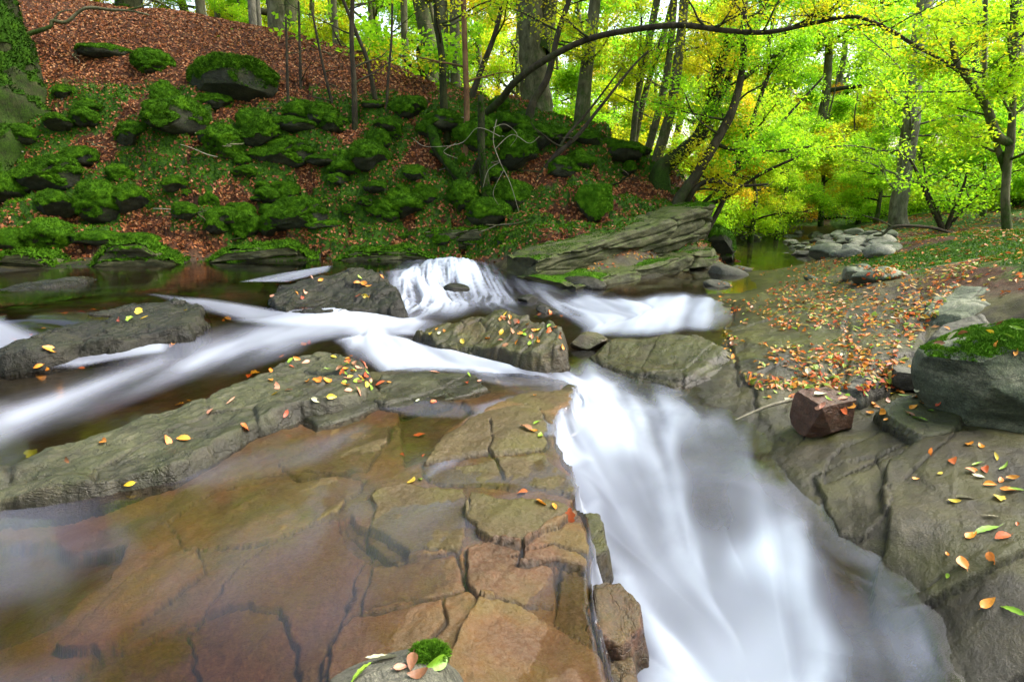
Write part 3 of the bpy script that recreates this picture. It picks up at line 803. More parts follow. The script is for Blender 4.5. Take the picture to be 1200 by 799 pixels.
def flat_slab(name, label, top, depth, mat, seed, cell=.012, edge=.05, bumps=.02, bed=.05, cat='rock', crackn=.7, group=None, thick=None, under=.25):
    """a bedded rock shelf from its surveyed outline (x,y,z at its rim): rough top, stepped broken sides, a closed underside"""
    T = np.array(top)
    x0, y0 = T[:, :2].min(0) - edge * 1.5; x1, y1 = T[:, :2].max(0) + edge * 1.5
    nx = int((x1 - x0) / cell) + 2; ny = int((y1 - y0) / cell) + 2
    X, Y = np.meshgrid(np.linspace(x0, x1, nx), np.linspace(y0, y1, ny))
    wob = .35 * edge * fbm2(X * 5 / max(edge * 12, .2), Y * 5 / max(edge * 12, .2), 4, seed) * 2
    # break the outline into blocks along the joints
    a, c = strata(X, Y)
    f1, e, cid = voronoi2(a * crackn * 1.6, c * crackn * 3.2, seed + 3)
    sd = poly_sdf(X, Y, T[:, :2]) + wob + .3 * edge * (cid - .5)
    w = 1.0 / (((X[..., None] - T[:, 0]) ** 2 + (Y[..., None] - T[:, 1]) ** 2) + .004) ** 1.3
    Z = (w * T[:, 2]).sum(-1) / w.sum(-1)
    jt = np.exp(-(e / np.maximum(.03 + .05 * fbm2(X * 4, Y * 4, 2, seed + 6), .006)) ** 2)
    Z = Z + bumps * (1.1 * fbm2(a * 1.4, c * 4, 4, seed + 1) + .6 * fbm2(X * 9, Y * 9, 4, seed + 2)) + .5 * bumps * (cid - .5) * 2 - .6 * bumps * jt + .7 * bumps * np.abs(fbm2(a * 2.5, c * 11, 4, seed + 8))
    t = np.clip(-(sd - edge * .6) / (edge * 1.6), 0, 1)
    prof = t ** 1.2
    steps = depth / max(bed, .01)
    k = prof * steps + .35 * fbm2(X * 8, Y * 8, 3, seed + 4)
    stp = (np.floor(k) + sstep(.5, 1.0, k - np.floor(k))) / steps
    Zs = Z - depth * np.clip(np.where(t > 0, .35 * prof + .65 * np.clip(stp, 0, 1), 0), 0, 1)
    keep = sd > -edge
    idx = -np.ones(X.shape, int)
    F = grid_faces(nx, ny)
    kf = keep.ravel()[F].all(1)
    F = F[kf]
    used = np.unique(F)
    rem = -np.ones(nx * ny, int); rem[used] = np.arange(len(used))
    V = np.stack([X.ravel(), Y.ravel(), Zs.ravel()], -1)[used]
    JT = jt.ravel()[used]
    F = rem[F]
    # close it underneath
    E = np.sort(np.concatenate([F[:, [0, 1]], F[:, [1, 2]], F[:, [2, 3]], F[:, [3, 0]]]), 1)
    Ed = np.concatenate([F[:, [0, 1]], F[:, [1, 2]], F[:, [2, 3]], F[:, [3, 0]]])
    key = E[:, 0].astype(np.int64) * len(V) + E[:, 1]
    _, inv, cnt = np.unique(key, return_inverse=True, return_counts=True)
    bnd = Ed[cnt[inv] == 1]
    Vb = V.copy(); zb = V[:, 2].min() - under
    rim = np.unique(bnd)
    Vb = V[rim].copy(); Vb[:, 2] = zb
    mp = -np.ones(len(V), int); mp[rim] = np.arange(len(rim)) + len(V)
    side = np.stack([bnd[:, 1], bnd[:, 0], mp[bnd[:, 0]], mp[bnd[:, 1]]], -1)
    V = np.vstack([V, Vb])
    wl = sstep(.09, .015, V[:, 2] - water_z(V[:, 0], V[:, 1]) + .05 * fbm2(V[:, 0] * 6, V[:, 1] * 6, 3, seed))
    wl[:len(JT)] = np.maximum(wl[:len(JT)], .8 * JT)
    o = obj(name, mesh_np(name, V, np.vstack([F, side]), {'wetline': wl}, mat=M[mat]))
    return tag(o, label, cat, group)


def px3(pts): return [at(*p) for p in pts]


# --- the shelves that stand out of the stream
flat_slab('rock_shelf', 'long olive grey bedrock shelf with scattered leaves slanting up from the left edge', px3([(-70, 562, .10), (0, 542, .12), (60, 525, .13), (150, 494, .14), (240, 466, .16), (330, 424, .17), (385, 411, .18), (425, 424, .18), (436, 446, .17), (420, 462, .16), (384, 472, .15), (352, 476, .14), (300, 496, .13), (250, 524, .12), (205, 548, .1), (110, 566, .09), (0, 586, .07), (-70, 600, .06)]), .16, 'slab', 5, .010, .045, .034, .04)
flat_slab('rock_shelf', 'grey wet bedrock with puddle shine below the leafy end of the long shelf', px3([(352, 486, .08), (400, 468, .1), (440, 452, .1), (450, 470, .08), (418, 486, .07), (372, 500, .06)]), .07, 'slab', 6, .01, .04, .012, .03)
flat_slab('rock_shelf', 'low flat rock with a dark joint beside the white streams in the middle', px3([(440, 470, .09), (446, 440, .1), (500, 434, .11), (556, 438, .1), (572, 452, .09), (552, 462, .08), (505, 472, .07), (470, 478, .07)]), .07, 'slab', 7, .01, .04, .014, .03)
flat_slab('rock_shelf', 'jagged dark wet rock lying in front of the pool on the left', px3([(-20, 414, .18), (30, 398, .24), (70, 380, .28), (110, 366, .31), (150, 358, .33), (205, 350, .33), (240, 358, .31), (228, 374, .27), (180, 388, .24), (150, 398, .2), (90, 404, .18), (50, 412, .17), (0, 420, .14)]), .22, 'darkwet', 8, .014, .06, .05, .06, crackn=1.2)
flat_slab('rock_shelf', 'flat black wet slab tilted on the right end of the jagged pool rock', px3([(120, 384, .26), (150, 368, .34), (205, 360, .36), (238, 366, .32), (222, 380, .28), (170, 392, .22), (130, 396, .2)]), .16, 'darkwet', 19, .012, .05, .02, .05)
flat_slab('rock_shelf', 'thin dark rock sliver breaking the still pool at the far left', px3([(-30, 342, .31), (40, 331, .36), (80, 325, .4), (108, 322, .38), (90, 330, .35), (30, 340, .33), (-30, 348, .3)]), .12, 'darkwet', 9, .03, .07, .03, .05)
flat_slab('rock_shelf', 'dark layered rock sprinkled with leaves beside the head of the cascade', px3([(308, 350, .28), (335, 334, .4), (370, 322, .5), (415, 314, .56), (445, 318, .52), (468, 338, .42), (472, 354, .3), (430, 362, .24), (370, 368, .2), (325, 364, .22)]), .3, 'darkwet', 10, .016, .09, .05, .05, crackn=1.3)
flat_slab('rock_shelf', 'brown leafy rock splitting the white water in the middle of the stream', px3([(486, 392, .14), (520, 380, .2), (560, 374, .26), (590, 362, .36), (606, 366, .36), (640, 374, .34), (660, 384, .3), (662, 402, .22), (640, 414, .16), (600, 414, .14), (560, 408, .12), (520, 408, .1)]), .24, 'brownwet', 12, .012, .06, .04, .05, crackn=1.3)
flat_slab('rock_shelf', 'smooth brown rock hump under thin water right of the leafy mid stream rock', px3([(690, 412, .04), (720, 396, .12), (770, 388, .16), (820, 390, .16), (850, 404, .12), (846, 430, .06), (800, 448, .0), (740, 440, -.02), (700, 428, -.02)]), .2, 'brownwet', 13, .012, .22, .012, .04)
#flat_slab('rock_shelf', 'brown rock shoulder rising from the foam at the lower end of right bank', px3([(706, 506, -.12), (760, 494, -.06), (820, 498, -.04), (900, 520, -.02), (960, 548, -.1), (940, 590, -.26), (880, 570, -.26), (800, 552, -.25), (740, 530, -.22)]), .2, 'brownwet', 14, .014, .14, .03, .1)

# --- stones on the lip of the shelf and in the chute
CH = 'stones along the lip of the waterfall'
for lab, px, py, z, size, seed, mt, rz in [
    ('tan flat stone wedged right of the leafy rock in mid stream', 690, 398, .06, (.42, .34, .2), 30, 'brownwet', .2)]:
    p = at(px, py, z)
    stone('stone', lab, 'stone', (p[0], p[1], z - size[2] * .12), (0, 0, rz), size, seed, mt, CH, sub=5, nplanes=10, rough=.05)
for i, (lab, px, py, s) in enumerate([('black stone at the left in the upper cascade', 536, 340, .34), ('black stone low in the middle of the cascade', 617, 352, .3), ('black stone at the right foot of the cascade', 640, 364, .3)]):
    p = on_water(px, py)
    stone('cascade_stone', lab, 'stone', (p[0], p[1], p[2] + .01), (.1, .1, .4 * i), (s * 1.2, s, s * .55), 40 + i, 'darkwet', 'black stones in the cascade', sub=4)

SG = 'blocks stepping down from the shelf into the chute'
for lab, top_, mt, sd_ in [
    ('olive mossy block at the bend of the shelf edge', [(679, 594, -.05), (705, 600, -.08), (717, 640, -.11), (697, 658, -.10), (679, 640, -.06)], 'brownwet', 97),
    ('red brown block low on the shelf edge above the foam', [(691, 684, -.10), (727, 682, -.12), (753, 704, -.15), (759, 742, -.18), (727, 762, -.18), (693, 740, -.12)], 'redwet', 98),
    ('dark red brown block at the bottom edge beside the chute', [(701, 768, -.15), (741, 772, -.2), (757, 830, -.22), (707, 840, -.18)], 'redwet', 99)]:
    flat_slab('rock_block', lab, px3(top_), .26, mt, sd_, .008, .03, .02, .06, group=SG, crackn=1.4)

# --- the big tilted ledge on the far side
L = px3([(640, 350, .0)])


def ledge_block(name, A, B, h0, h1, back, seed, mat, lift=0.0, tilt=.1, taper=0.0):
    """one bed of the ledge: front face from A to B (foot), height h0..h1, running back into the bank"""
    A, B = np.array(A), np.array(B)
    nu, nh, nb = 150, 40, 26
    d = (B - A); Ld = np.linalg.norm(d[:2]); dirn = d[:2] / Ld; nrm = np.array([dirn[1], -dirn[0]])
    if nrm[1] > 0: nrm = -nrm
    rows = []
    prof = [(0, v) for v in np.linspace(0, 1, nh)] + [(w, 1.0) for w in np.linspace(0, 1, nb)[1:]] + [(1.0, v) for v in np.linspace(1, 0, 8)[1:]]
    U = np.linspace(0, 1, nu)
    V = np.zeros((len(prof), nu, 3))
    for j, (w, v) in enumerate(prof):
        base = A[None, :] + d[None, :] * U[:, None]
        h = h0 + (h1 - h0) * U
        s = U * Ld
        if taper: h = h * (.12 + .88 * sstep(0, taper, s + .15 * fbm2(s * 3, s * 0, 2, seed)) * sstep(0, taper, Ld - s + .15 * fbm2(s * 3, s * 0 + 5, 2, seed)))
        f1, e, cid = voronoi2(s * .5 + seed + .25 * fbm2(s * 1.5, np.full(nu, v * 3.0), 2, seed + 5), v * h * 5.2 + .5 * fbm2(s * .7, np.full(nu, v * 2.0), 2, seed + 6) + w * back * .8, seed)
        rough = .16 * (cid - .5) + .07 * fbm2(s * 1.6, v * h * 5 + w * 3 + seed, 4, seed + 1) - .06 * np.exp(-(e / .09) ** 2)
        endr = .07 * (np.clip(1 - U * Ld / .3, 0, 1) + np.clip(1 - (1 - U) * Ld / .35, 0, 1))
        out = (tilt * v * h.mean() + rough - endr) * (1 - w) - w * back
        rnd = .05 * (1 if w == 0 else 0) * (v > .93) * (v - .93) / .07
        zz = base[:, 2] + h * v + lift + (rough * .45 + .05 * fbm2(s * 2, np.full(nu, w * 4.0), 3, seed + 2) if w > 0 else 0) + w * back * .05
        V[j, :, 0] = base[:, 0] + nrm[0] * (out - rnd); V[j, :, 1] = base[:, 1] + nrm[1] * (out - rnd); V[j, :, 2] = zz
    m = len(prof)
    F = grid_faces(nu, m)
    V = V.reshape(-1, 3)
    # end caps
    Fc = []
    for u in (0, nu - 1):
        ring = [j * nu + u for j in range(m)]
        c = len(V); V = np.vstack([V, V[ring].mean(0, keepdims=True)])
        for j in range(m):
            a_, b_ = ring[j], ring[(j + 1) % m]
            Fc.append((a_, b_, c) if u else (b_, a_, c))
    return V, [F, np.array(Fc)]


led = tag(obj('rock_ledge', None, None, tuple(at(735, 335, 0.0))), 'big tilted ledge of layered green grey rock above the white pool', 'rock ledge')
org = np.array(led.location)


def ledge_part(nm, *a, **k):
    V, F = ledge_block(nm, *a, **k)
    o = obj(nm, mesh_np(nm, V - org, F, mat=M['ledge']), led)
    Ft = np.vstack([F[0][:, [0, 1, 2]], F[0][:, [0, 2, 3]]])
    mc = moss_coat(V - org, Ft, 5, thr=.84, thick=.025, blades=6000, blade=.03)
    if mc: obj('moss_coat', mesh_np('moss_coat', mc[0], mc[1], {'rnd': mc[2]}, mat=M['moss']), o)
    return o


lo = [aty(680, 352, 9.9), aty(838, 314, 13.9)]
ledge_part('lower_bed', lo[0] + np.array([0, -.2, -.1]), lo[1] + np.array([0, -.2, -.1]), .36, .56, 1.4, 3, 'ledge', tilt=-.05)
up = [aty(630, 338, 10.35), aty(834, 284, 13.9)]
ledge_part('upper_bed', up[0] + np.array([0, .1, -.05]), up[1] + np.array([0, .1, 0]), .52, .84, .8, 7, 'ledge', tilt=.12)
stone('leafy_rock', 'rough dark rock strewn with leaves under the left end of big ledge', 'rock', tuple(at(676, 338, .06)), (.05, -.1, -.5), (1.0, .6, .42), 33, 'darkwet', sub=5, nplanes=12, rough=.07)

# low broken ledges along the foot of the bank on the left
LG = 'low mossy ledges along the foot of the bank'
for i, (lab, a, b, h0, h1, bk) in enumerate([
    ('low grey broken ledge with hanging moss at the far left waterline', (-40, 314, .27), (78, 308, .27), .22, .3, .8),
    ('pale grey rounded ledge under a moss cushion at the waterline', (84, 307, .27), (212, 302, .27), .3, .34, .8),
    ('low cracked ledge at the waterline below the leafy bank', (228, 304, .27), (372, 295, .27), .18, .26, .9),
    ('dark wet layered ledge running to the head of the cascade', (380, 302, .28), (520, 301, .28), .2, .26, .9),
    ('mossy upper ledge above the head of cascade', tuple(), tuple(), .24, .34, .9)]):
    A, B = (aty(a[0], a[1] + 5, [10.9, 11.3, 12.0, 12.5][i]), aty(b[0], b[1] + 5, [11.2, 11.8, 12.5, 12.8][i])) if a else (aty(425, 291, 13.7), aty(600, 284, 13.2))
    r = tag(obj('bank_ledge', None, None, tuple((A + B) / 2)), lab, 'rock ledge', LG)
    V, F = ledge_block('x', A + np.array([0, .05, -.12]), B + np.array([0, .05, -.12]), h0 + .08, h1 + .12, bk, 50 + i, 'ledge', taper=.7)
    V = V - (A + B) / 2
    obj('stone_body', mesh_np('stone_body', V, F, mat=M['ledge']), r)
    Fq = F[0]; Ft = np.vstack([Fq[:, [0, 1, 2]], Fq[:, [0, 2, 3]]])
    mc = moss_coat(V[:F[0].max() + 1], Ft, 60 + i, thr=.35, thick=.07, blades=3500, blade=.06)
    if mc: obj('moss_coat', mesh_np('moss_coat', mc[0], mc[1], {'rnd': mc[2]}, mat=M['moss']), r)

# --- boulders on the right bank
p = at(1165, 505, .1)
bl = tag(obj('mossy_boulder', None, None, (p[0] + .22, p[1] + .22, .38), (.12, .1, .35)), 'large green grey boulder capped with moss and leaves at the right edge', 'boulder')
V, F = rock_shape((1.16, .98, .94), 71, 4, planes=[(0, -.9, -.35, .66), (-.92, -.1, -.3, .74), (-.1, -.1, 1, .6), (.5, -.8, .1, .74), (-.7, -.6, -.5, .70), (0, 0, -1, .8), (-.6, .2, .8, .70), (-.5, -.8, .25, .68), (.2, -.8, -.6, .7)], sub=6, rough=.06, sharp=1.0, bulge=.04)
obj('stone_body', mesh_np('stone_body', V, F, mat=M['boulder']), bl)
mc = moss_coat(V, F, 72, thr=.62, thick=.016, blades=26000, blade=.015)
obj('moss_coat', mesh_np('moss_coat', mc[0], mc[1], {'rnd': mc[2]}, mat=M['moss_bright']), bl)

p = at(974, 505, -.03)
stone('red_block', 'squared red brown stone block with leaves on its flat top', 'stone', (p[0], p[1] + .12, .06), (.10, -.05, .35), (.50, .44, .40), 81, 'red', sub=6, nplanes=0, rough=.05, sharp=.97, bulge=.06,
      planes=[(0, 0, 1, .62), (0, 0, -1, .7), (1, .1, .05, .62), (-1, .12, .1, .62), (0, -1, .12, .62), (.1, 1, 0, .66), (-.7, -.7, -.2, .74), (.75, -.7, 0, .78), (0, -.8, -.6, .74)])
p = at(1075, 462, .1)
stone('stone', 'small grey angular stone wedged against the big mossy boulder', 'stone', (p[0], p[1] + .1, .19), (.05, .12, -.2), (.44, .3, .2), 83, 'grey', sub=5, nplanes=2, rough=.04, sharp=.97,
      planes=[(0, 0, 1, .62), (1, .2, 0, .7), (-1, 0, .1, .7), (0, -1, .1, .6), (.2, 1, 0, .7)])
flat_slab('rock_shelf', 'pale edged rock step behind the red brown block', px3([(985, 452, .16), (1010, 438, .2), (1040, 428, .22), (1062, 430, .22), (1052, 442, .2), (1030, 450, .18), (1012, 460, .16)]), .1, 'grey', 84, .01, .03, .012, .03)
flat_slab('rock_shelf', 'tilted brown grey slab strewn with leaves below the big mossy boulder', px3([(1030, 478, .12), (1060, 462, .15), (1110, 468, .16), (1132, 484, .16), (1112, 506, .12), (1080, 512, .1), (1052, 496, .1)]), .07, 'slab', 85, .008, .025, .01, .03)
flat_slab('rock_shelf', 'broad green grey flat slab at the upper right of leafy bank', px3([(1082, 368, .42), (1096, 346, .5), (1120, 330, .58), (1160, 326, .62), (1172, 338, .6), (1160, 356, .54), (1126, 370, .46)]), .12, 'boulder', 86, .016, .05, .015, .06)
flat_slab('rock_shelf', 'grey flat slab between the leafy bank and the big boulder', px3([(1090, 392, .36), (1110, 376, .42), (1150, 368, .48), (1165, 378, .46), (1140, 392, .4), (1110, 398, .36)]), .1, 'grey', 87, .014, .04, .015, .05)
#flat_slab('rock_shelf', 'long smooth dark olive slab sloping to the chute at the lower right', px3([(1035, 540, .02), (1080, 530, .06), (1140, 528, .09), (1210, 540, .13), (1290, 600, .14), (1290, 655, .1), (1200, 660, .06), (1110, 662, -.0), (1046, 664, -.1), (1034, 630, -.1), (1044, 600, -.06)]), .07, 'slab', 88, .009, .025, .012, .03, crackn=.4)
p = at(455, 800, .34)
st = stone('mossy_stone', 'pale stone with a tuft of moss and leaves at the bottom edge', 'stone', (p[0] + .0, p[1] + .02, .225), (0, 0, .2), (.38, .36, .3), 91, 'grey', sub=6, nplanes=3, rough=.04, planes=[(0, 0, 1, .8)])
V, F = rock_shape((.16, .12, .09), 92, 2, sub=4)
mc = moss_coat(V, F, 93, thr=-.2, thick=.01, blades=2500, blade=.02)
tf = obj('moss_tuft', mesh_np('moss_tuft', mc[0], mc[1], {'rnd': mc[2]}, mat=M['moss_bright']), st, (.10, .06, .11), (0, 0, 0), (.62, .62, .5))
flat = None

# --- mossy rocks on the bank
tmpl = []
for i in range(6):
    s = [(1.0, .9, .8), (1.2, .9, .7), (.9, .9, .9), (1.3, 1.0, .6), (1.0, .8, .75), (1.1, 1.0, .7)][i]
    V, F = rock_shape(s, 200 + i, 7, sub=5, rough=.06, lump=.16)
    mc = moss_coat(V, F, 210 + i, thr=[-.5, -.2, -.6, -.05, -.35, -.15][i], thick=.06, blades=9000, blade=.03, lumps=.5)
    tmpl.append((mesh_np('stone_body', V, F, mat=M['hillrock']), mesh_np('moss_coat', mc[0], mc[1], {'rnd': mc[2]}, mat=M['moss'])))


def moss_rock(i, loc, rz, scale, label, group=None, name='mossy_rock'):
    r = tag(obj(name, None, None, loc, (0, 0, rz), scale), label, 'rock', group)
    obj('stone_body', tmpl[i][0], r); obj('moss_coat', tmpl[i][1], r)
    return r


# the two that stand out
p = survey(268, 128)
big = tag(obj('mossy_boulder', None, None, (p[0], p[1] + .5, p[2] + .62), (.0, .06, .1)), 'big rounded mossy boulder with a bare shaded underside high on the bank', 'boulder')
V, F = rock_shape((2.15, 1.6, 1.45), 301, 3, planes=[(.1, -.7, -.75, .62), (0, -1, -.1, .84), (0, 0, 1, .8), (0, 0, -1, .7)], sub=6, rough=.04)
obj('stone_body', mesh_np('stone_body', V, F, mat=M['hillrock']), big)
mc = moss_coat(V, F, 302, thr=.1, thick=.09, blades=16000, blade=.05)
obj('moss_coat', mesh_np('moss_coat', mc[0], mc[1], {'rnd': mc[2]}, mat=M['moss']), big)
for lab, px, py, s, rz in [('dark mossy stone under the roots at the right end of the ledge', 838, 290, 1.25, .3), ('dark green stone at the pool edge just beyond the ledge', 850, 306, .7, 1.2)]:
    q_ = survey(px, py)
    stone('mossy_stone', lab, 'stone', (q_[0], q_[1] + .15, q_[2] + .1 * s), (0, .1, rz), (s, s * .9, s * .75), 320 + int(px), 'hillrock', None, dict(thr=.1, thick=.03, blades=3000, blade=.04), sub=5, nplanes=8, rough=.06)
p = survey(697, 258)
gb = tag(obj('mossy_boulder', None, None, (p[0], p[1] + .05, p[2] + .36), (.1, .45, .3)), 'bright green mossy boulder leaning on the leafy ledge', 'boulder')
V, F = rock_shape((.85, .8, 1.02), 311, 3, planes=[(.1, -1, .2, .72), (-.8, -.3, .5, .76), (.7, 0, .7, .76), (-.5, 0, -.9, .7)], sub=6, rough=.035)
obj('stone_body', mesh_np('stone_body', V, F, mat=M['hillrock']), gb)
mc = moss_coat(V, F, 312, thr=-.55, thick=.03, blades=16000, blade=.03)
obj('moss_coat', mesh_np('moss_coat', mc[0], mc[1], {'rnd': mc[2]}, mat=M['moss_bright']), gb)

HG = 'mossy rocks on the leafy bank'
rs = np.random.RandomState(4)
SPOTS = [(175, 78, 1.0), (205, 150, 1.2), (190, 118, .7), (122, 62, .6), (98, 60, .5), (60, 210, 1.3), (30, 160, .9), (95, 190, .9), (140, 205, .8), (185, 140, .6), (20, 230, .8), (60, 245, 1.1), (120, 250, 1.0), (215, 250, .7), (245, 240, .6), (250, 165, .7), (300, 160, .8), (330, 185, .9), (285, 205, .6), (205, 225, .8),
         (405, 200, 1.3), (380, 190, .9), (440, 170, .8), (455, 150, .7), (480, 130, .9), (520, 150, 1.3), (505, 170, .8), (590, 150, 1.2), (600, 185, 1.1), (625, 180, 1.0), (650, 175, .8), (660, 200, .9), (680, 190, .7), (720, 180, .9), (735, 200, .8), (690, 165, .6), (540, 235, .9), (600, 235, .8), (470, 245, .9), (440, 225, .7), (445, 250, .6), (350, 255, .9), (320, 255, .7), (160, 285, .9), (60, 280, 1.0), (110, 285, .7), (20, 290, .7), (250, 130, .6), (230, 95, .5), (430, 195, .9), (560, 160, 1.0), (340, 150, .6), (385, 150, .7), (155, 165, .7), (100, 140, .7), (75, 110, .7), (290, 265, .8), (380, 265, .6), (500, 235, .5), (745, 180, .6)]
for k in range(46):
    SPOTS.append((rs.uniform(0, 600), rs.uniform(125, 288), rs.uniform(.35, .8)))
kinds = ['round moss cushion', 'lumpy moss covered rock', 'dark mossy stone', 'low moss covered stone', 'mossy stone with a bare side', 'shaggy moss covered rock']
for k, (px, py, s) in enumerate(SPOTS):
    p = survey(px, py)
    if p[1] > 25: continue
    i = k % 6
    sc = s * rs.uniform(.7, 1.45)
    xz = 'far left' if px < 110 else 'left of the big boulder' if px < 235 else 'near the big boulder' if px < 345 else 'on the steep face' if px < 560 else 'behind the green boulder'
    yz = 'high on the bank' if py < 125 else 'halfway up the bank' if py < 215 else 'low on the bank'
    moss_rock(i, (p[0], p[1] + .1 * sc, p[2] + .02 * sc), rs.uniform(0, 6.3), (sc * rs.uniform(.8, 1.25), sc * rs.uniform(.8, 1.1), sc * rs.uniform(.7, 1.0)), f'{kinds[i]} {yz}, {xz}', HG)

# --- stones in the far bend
FG = 'stones in the far bend of the stream'
st_t = []
for i in range(5):
    V, F = rock_shape((1, .8, .55), 400 + i, 8, sub=4, rough=.06)
    st_t.append([mesh_np('stone', V, F, mat=M[m]) for m in ('pale', 'grey', 'boulder')])
spots = []
for k in range(64):
    px = rs.uniform(862, 1040); py = rs.uniform(272, 296)
    if px < 960 and py > 287: continue
    if px > 980 and py > 290: continue
    spots.append((px, py, rs.uniform(.25, .75)))
for k in range(46):
    spots.append((rs.uniform(925, 1045), rs.uniform(277, 301), rs.uniform(.2, .5)))
spots += [(972, 300, .75), (922, 301, .4), (850, 326, .9), (868, 318, .4), (1000, 326, .5), (1020, 330, .5), (1040, 326, .45), (1010, 318, .35), (950, 327, .25), (840, 340, .5)]
SHADE = ['pale', 'grey', 'dark greenish']
for k, (px, py, s) in enumerate(spots):
    p = survey(px, py)
    if p[1] > 45: continue
    mi = int(rs.choice([0, 0, 1, 2])) if k < len(spots) - 10 else [2, 2, 1, 1, 2, 2, 2, 2, 2, 1][k - len(spots) + 10]
    where = 'by the far pool' if px < 930 else 'at the bend under the trees' if py < 290 else 'on the edge of leafy bank'
    o = obj('stone', st_t[k % 5][mi], None, (p[0], p[1], p[2] + .08 * s), (rs.uniform(-.1, .1), rs.uniform(-.1, .1), rs.uniform(0, 6.3)), (s * rs.uniform(.8, 1.3),) * 2 + (s * rs.uniform(.7, 1.1),))
    big_ = 'large' if s > .55 else 'small' if s < .38 else 'medium'
    tag(o, f'{big_} {SHADE[mi]} stone {where}', 'stone', FG)
# ------------------------------------------------------------------ litter and moss on the ground
rs = np.random.RandomState(77)


def frames(N, rs):
    """random tangent frames about normals"""
    T = np.cross(N, rs.normal(size=N.shape)); T /= np.linalg.norm(T, axis=1, keepdims=True)
    return T, np.cross(N, T)


def blades_mesh(name, P, N, L, W, curl, rnd, mat, rs):
    """folded leaf blades: 6 vertices, two quads each"""
    n = len(P)
    T, B = frames(N, rs)
    L = L[:, None]; W = W[:, None]; c = curl[:, None]
    v = np.stack([P - T * L * .5, P - T * L * .05 + B * W * .5 + N * c * L, P + T * L * .5 + N * c * L * .4, P - T * L * .05 - B * W * .5 + N * c * L], 1)
    F = np.arange(n * 4).reshape(-1, 4)
    return mesh_np(name, v.reshape(-1, 3), F, {'rnd': np.repeat(rnd, 4)}, smooth=False, mat=mat)


gvv = gv[:-1].reshape(GX.shape + (3,))


def scatter_ground(n, weight, rs):
    """points on the ground sheet by area and weight"""
    dth = np.gradient(th)[None, :]; dr = np.gradient(rr)[:, None]
    w = (RR * dth * dr * weight / np.maximum(NZ, .2)).ravel()
    w = np.maximum(w, 0)
    cs = np.cumsum(w); k = np.searchsorted(cs, rs.rand(n) * cs[-1])
    j, i = np.unravel_index(k, GX.shape)
    j = np.clip(j, 0, GX.shape[0] - 2); i = np.clip(i, 0, GX.shape[1] - 2)
    u, v = rs.rand(n, 1), rs.rand(n, 1)
    P = (gvv[j, i] * (1 - u) + gvv[j, i + 1] * u) * (1 - v) + (gvv[j + 1, i] * (1 - u) + gvv[j + 1, i + 1] * u) * v
    Nn = gn[:-1].reshape(GX.shape + (3,))[j, i]
    return P, Nn


vis = (np.abs(TH) < .98) & (RR > 5) & (RR < 26)
P, Nn = scatter_ground(110000, vis * np.clip(LIT * HILL * sstep(-.5, .2, litn + .35) + .22 * HILL, 0, 1), rs)
Nl = Nn + rs.normal(size=Nn.shape) * .45; Nl /= np.linalg.norm(Nl, axis=1, keepdims=True)
n = len(P)
L = rs.uniform(.055, .10, n)
tag(obj('leaf_litter', blades_mesh('leaf_litter', P + Nn * .015, Nl, L, L * .6, rs.uniform(-.15, .3, n), rs.rand(n), M['litter'], rs)), 'brown fallen beech leaves carpeting the wooded bank', None, None, 'stuff')

P, Nn = scatter_ground(130000, vis * sstep(.35, .7, MOSS) * HILL, rs)
n = len(P)
D = Nn + rs.normal(size=Nn.shape) * .5 + np.array([0, 0, .25]); D /= np.linalg.norm(D, axis=1, keepdims=True)
T, B = frames(D, rs)
Lb = rs.uniform(.03, .075, n)[:, None]
v = np.stack([P - T * Lb * .25 - Nn * .01, P + T * Lb * .25 - Nn * .01, P + D * Lb], 1).reshape(-1, 3)
tag(obj('moss_carpet', mesh_np('moss_carpet', v, np.arange(n * 3).reshape(-1, 3), {'rnd': (rs.rand(n)[:, None] * np.array([[.2, .2, .9]])).ravel()}, mat=M['moss_carpet'])), 'deep green moss carpeting the bank', None, None, 'stuff')
rmask = (np.abs(TH) < .98) & (RR > 3) & (RR < 14)
P, Nn = scatter_ground(34000, rmask * sstep(.35, .8, rmoss), rs)
n = len(P)
D = Nn + rs.normal(size=Nn.shape) * .5; D /= np.linalg.norm(D, axis=1, keepdims=True)
T, B = frames(D, rs); Lb = rs.uniform(.015, .04, n)[:, None]
v = np.stack([P - T * Lb * .25 - Nn * .006, P + T * Lb * .25 - Nn * .006, P + D * Lb], 1).reshape(-1, 3)
tag(obj('moss_carpet', mesh_np('moss_carpet', v, np.arange(n * 3).reshape(-1, 3), {'rnd': (rs.rand(n)[:, None] * np.array([[.2, .2, .9]])).ravel()}, mat=M['moss_bright'])), 'bright moss on the leafy right bank', None, None, 'stuff')
# far small leaves on the right bank
P, Nn = scatter_ground(8000, (np.abs(TH) < .98) * (RR > 5.5) * (RR < 22) * (1 - HILL) * sstep(.12, .3, GZ) * (GX > .3) * sstep(-.45, .25, litn + .1), rs)
n = len(P)
Nl = Nn + rs.normal(size=Nn.shape) * .3; Nl /= np.linalg.norm(Nl, axis=1, keepdims=True)
L = rs.uniform(.045, .085, n)
tag(obj('leaf_litter', blades_mesh('leaf_litter', P + Nn * .014, Nl, L, L * .55, rs.uniform(-.1, .25, n), rs.rand(n), M['leaf_mixed'], rs)), 'small mixed autumn leaves strewn over the far part of right bank', None, None, 'stuff')

# ------------------------------------------------------------------ single fallen leaves on the rocks
bpy.context.view_layer.update()
DG = bpy.context.evaluated_depsgraph_get()


def hit_photo(px, py):
    d = Vector(ray(px, py)).normalized()
    ok, loc, nor, idx, ob, _ = SC.ray_cast(DG, Vector((0, 0, CAMZ)), d)
    return (loc, nor, ob) if ok else (None, None, None)


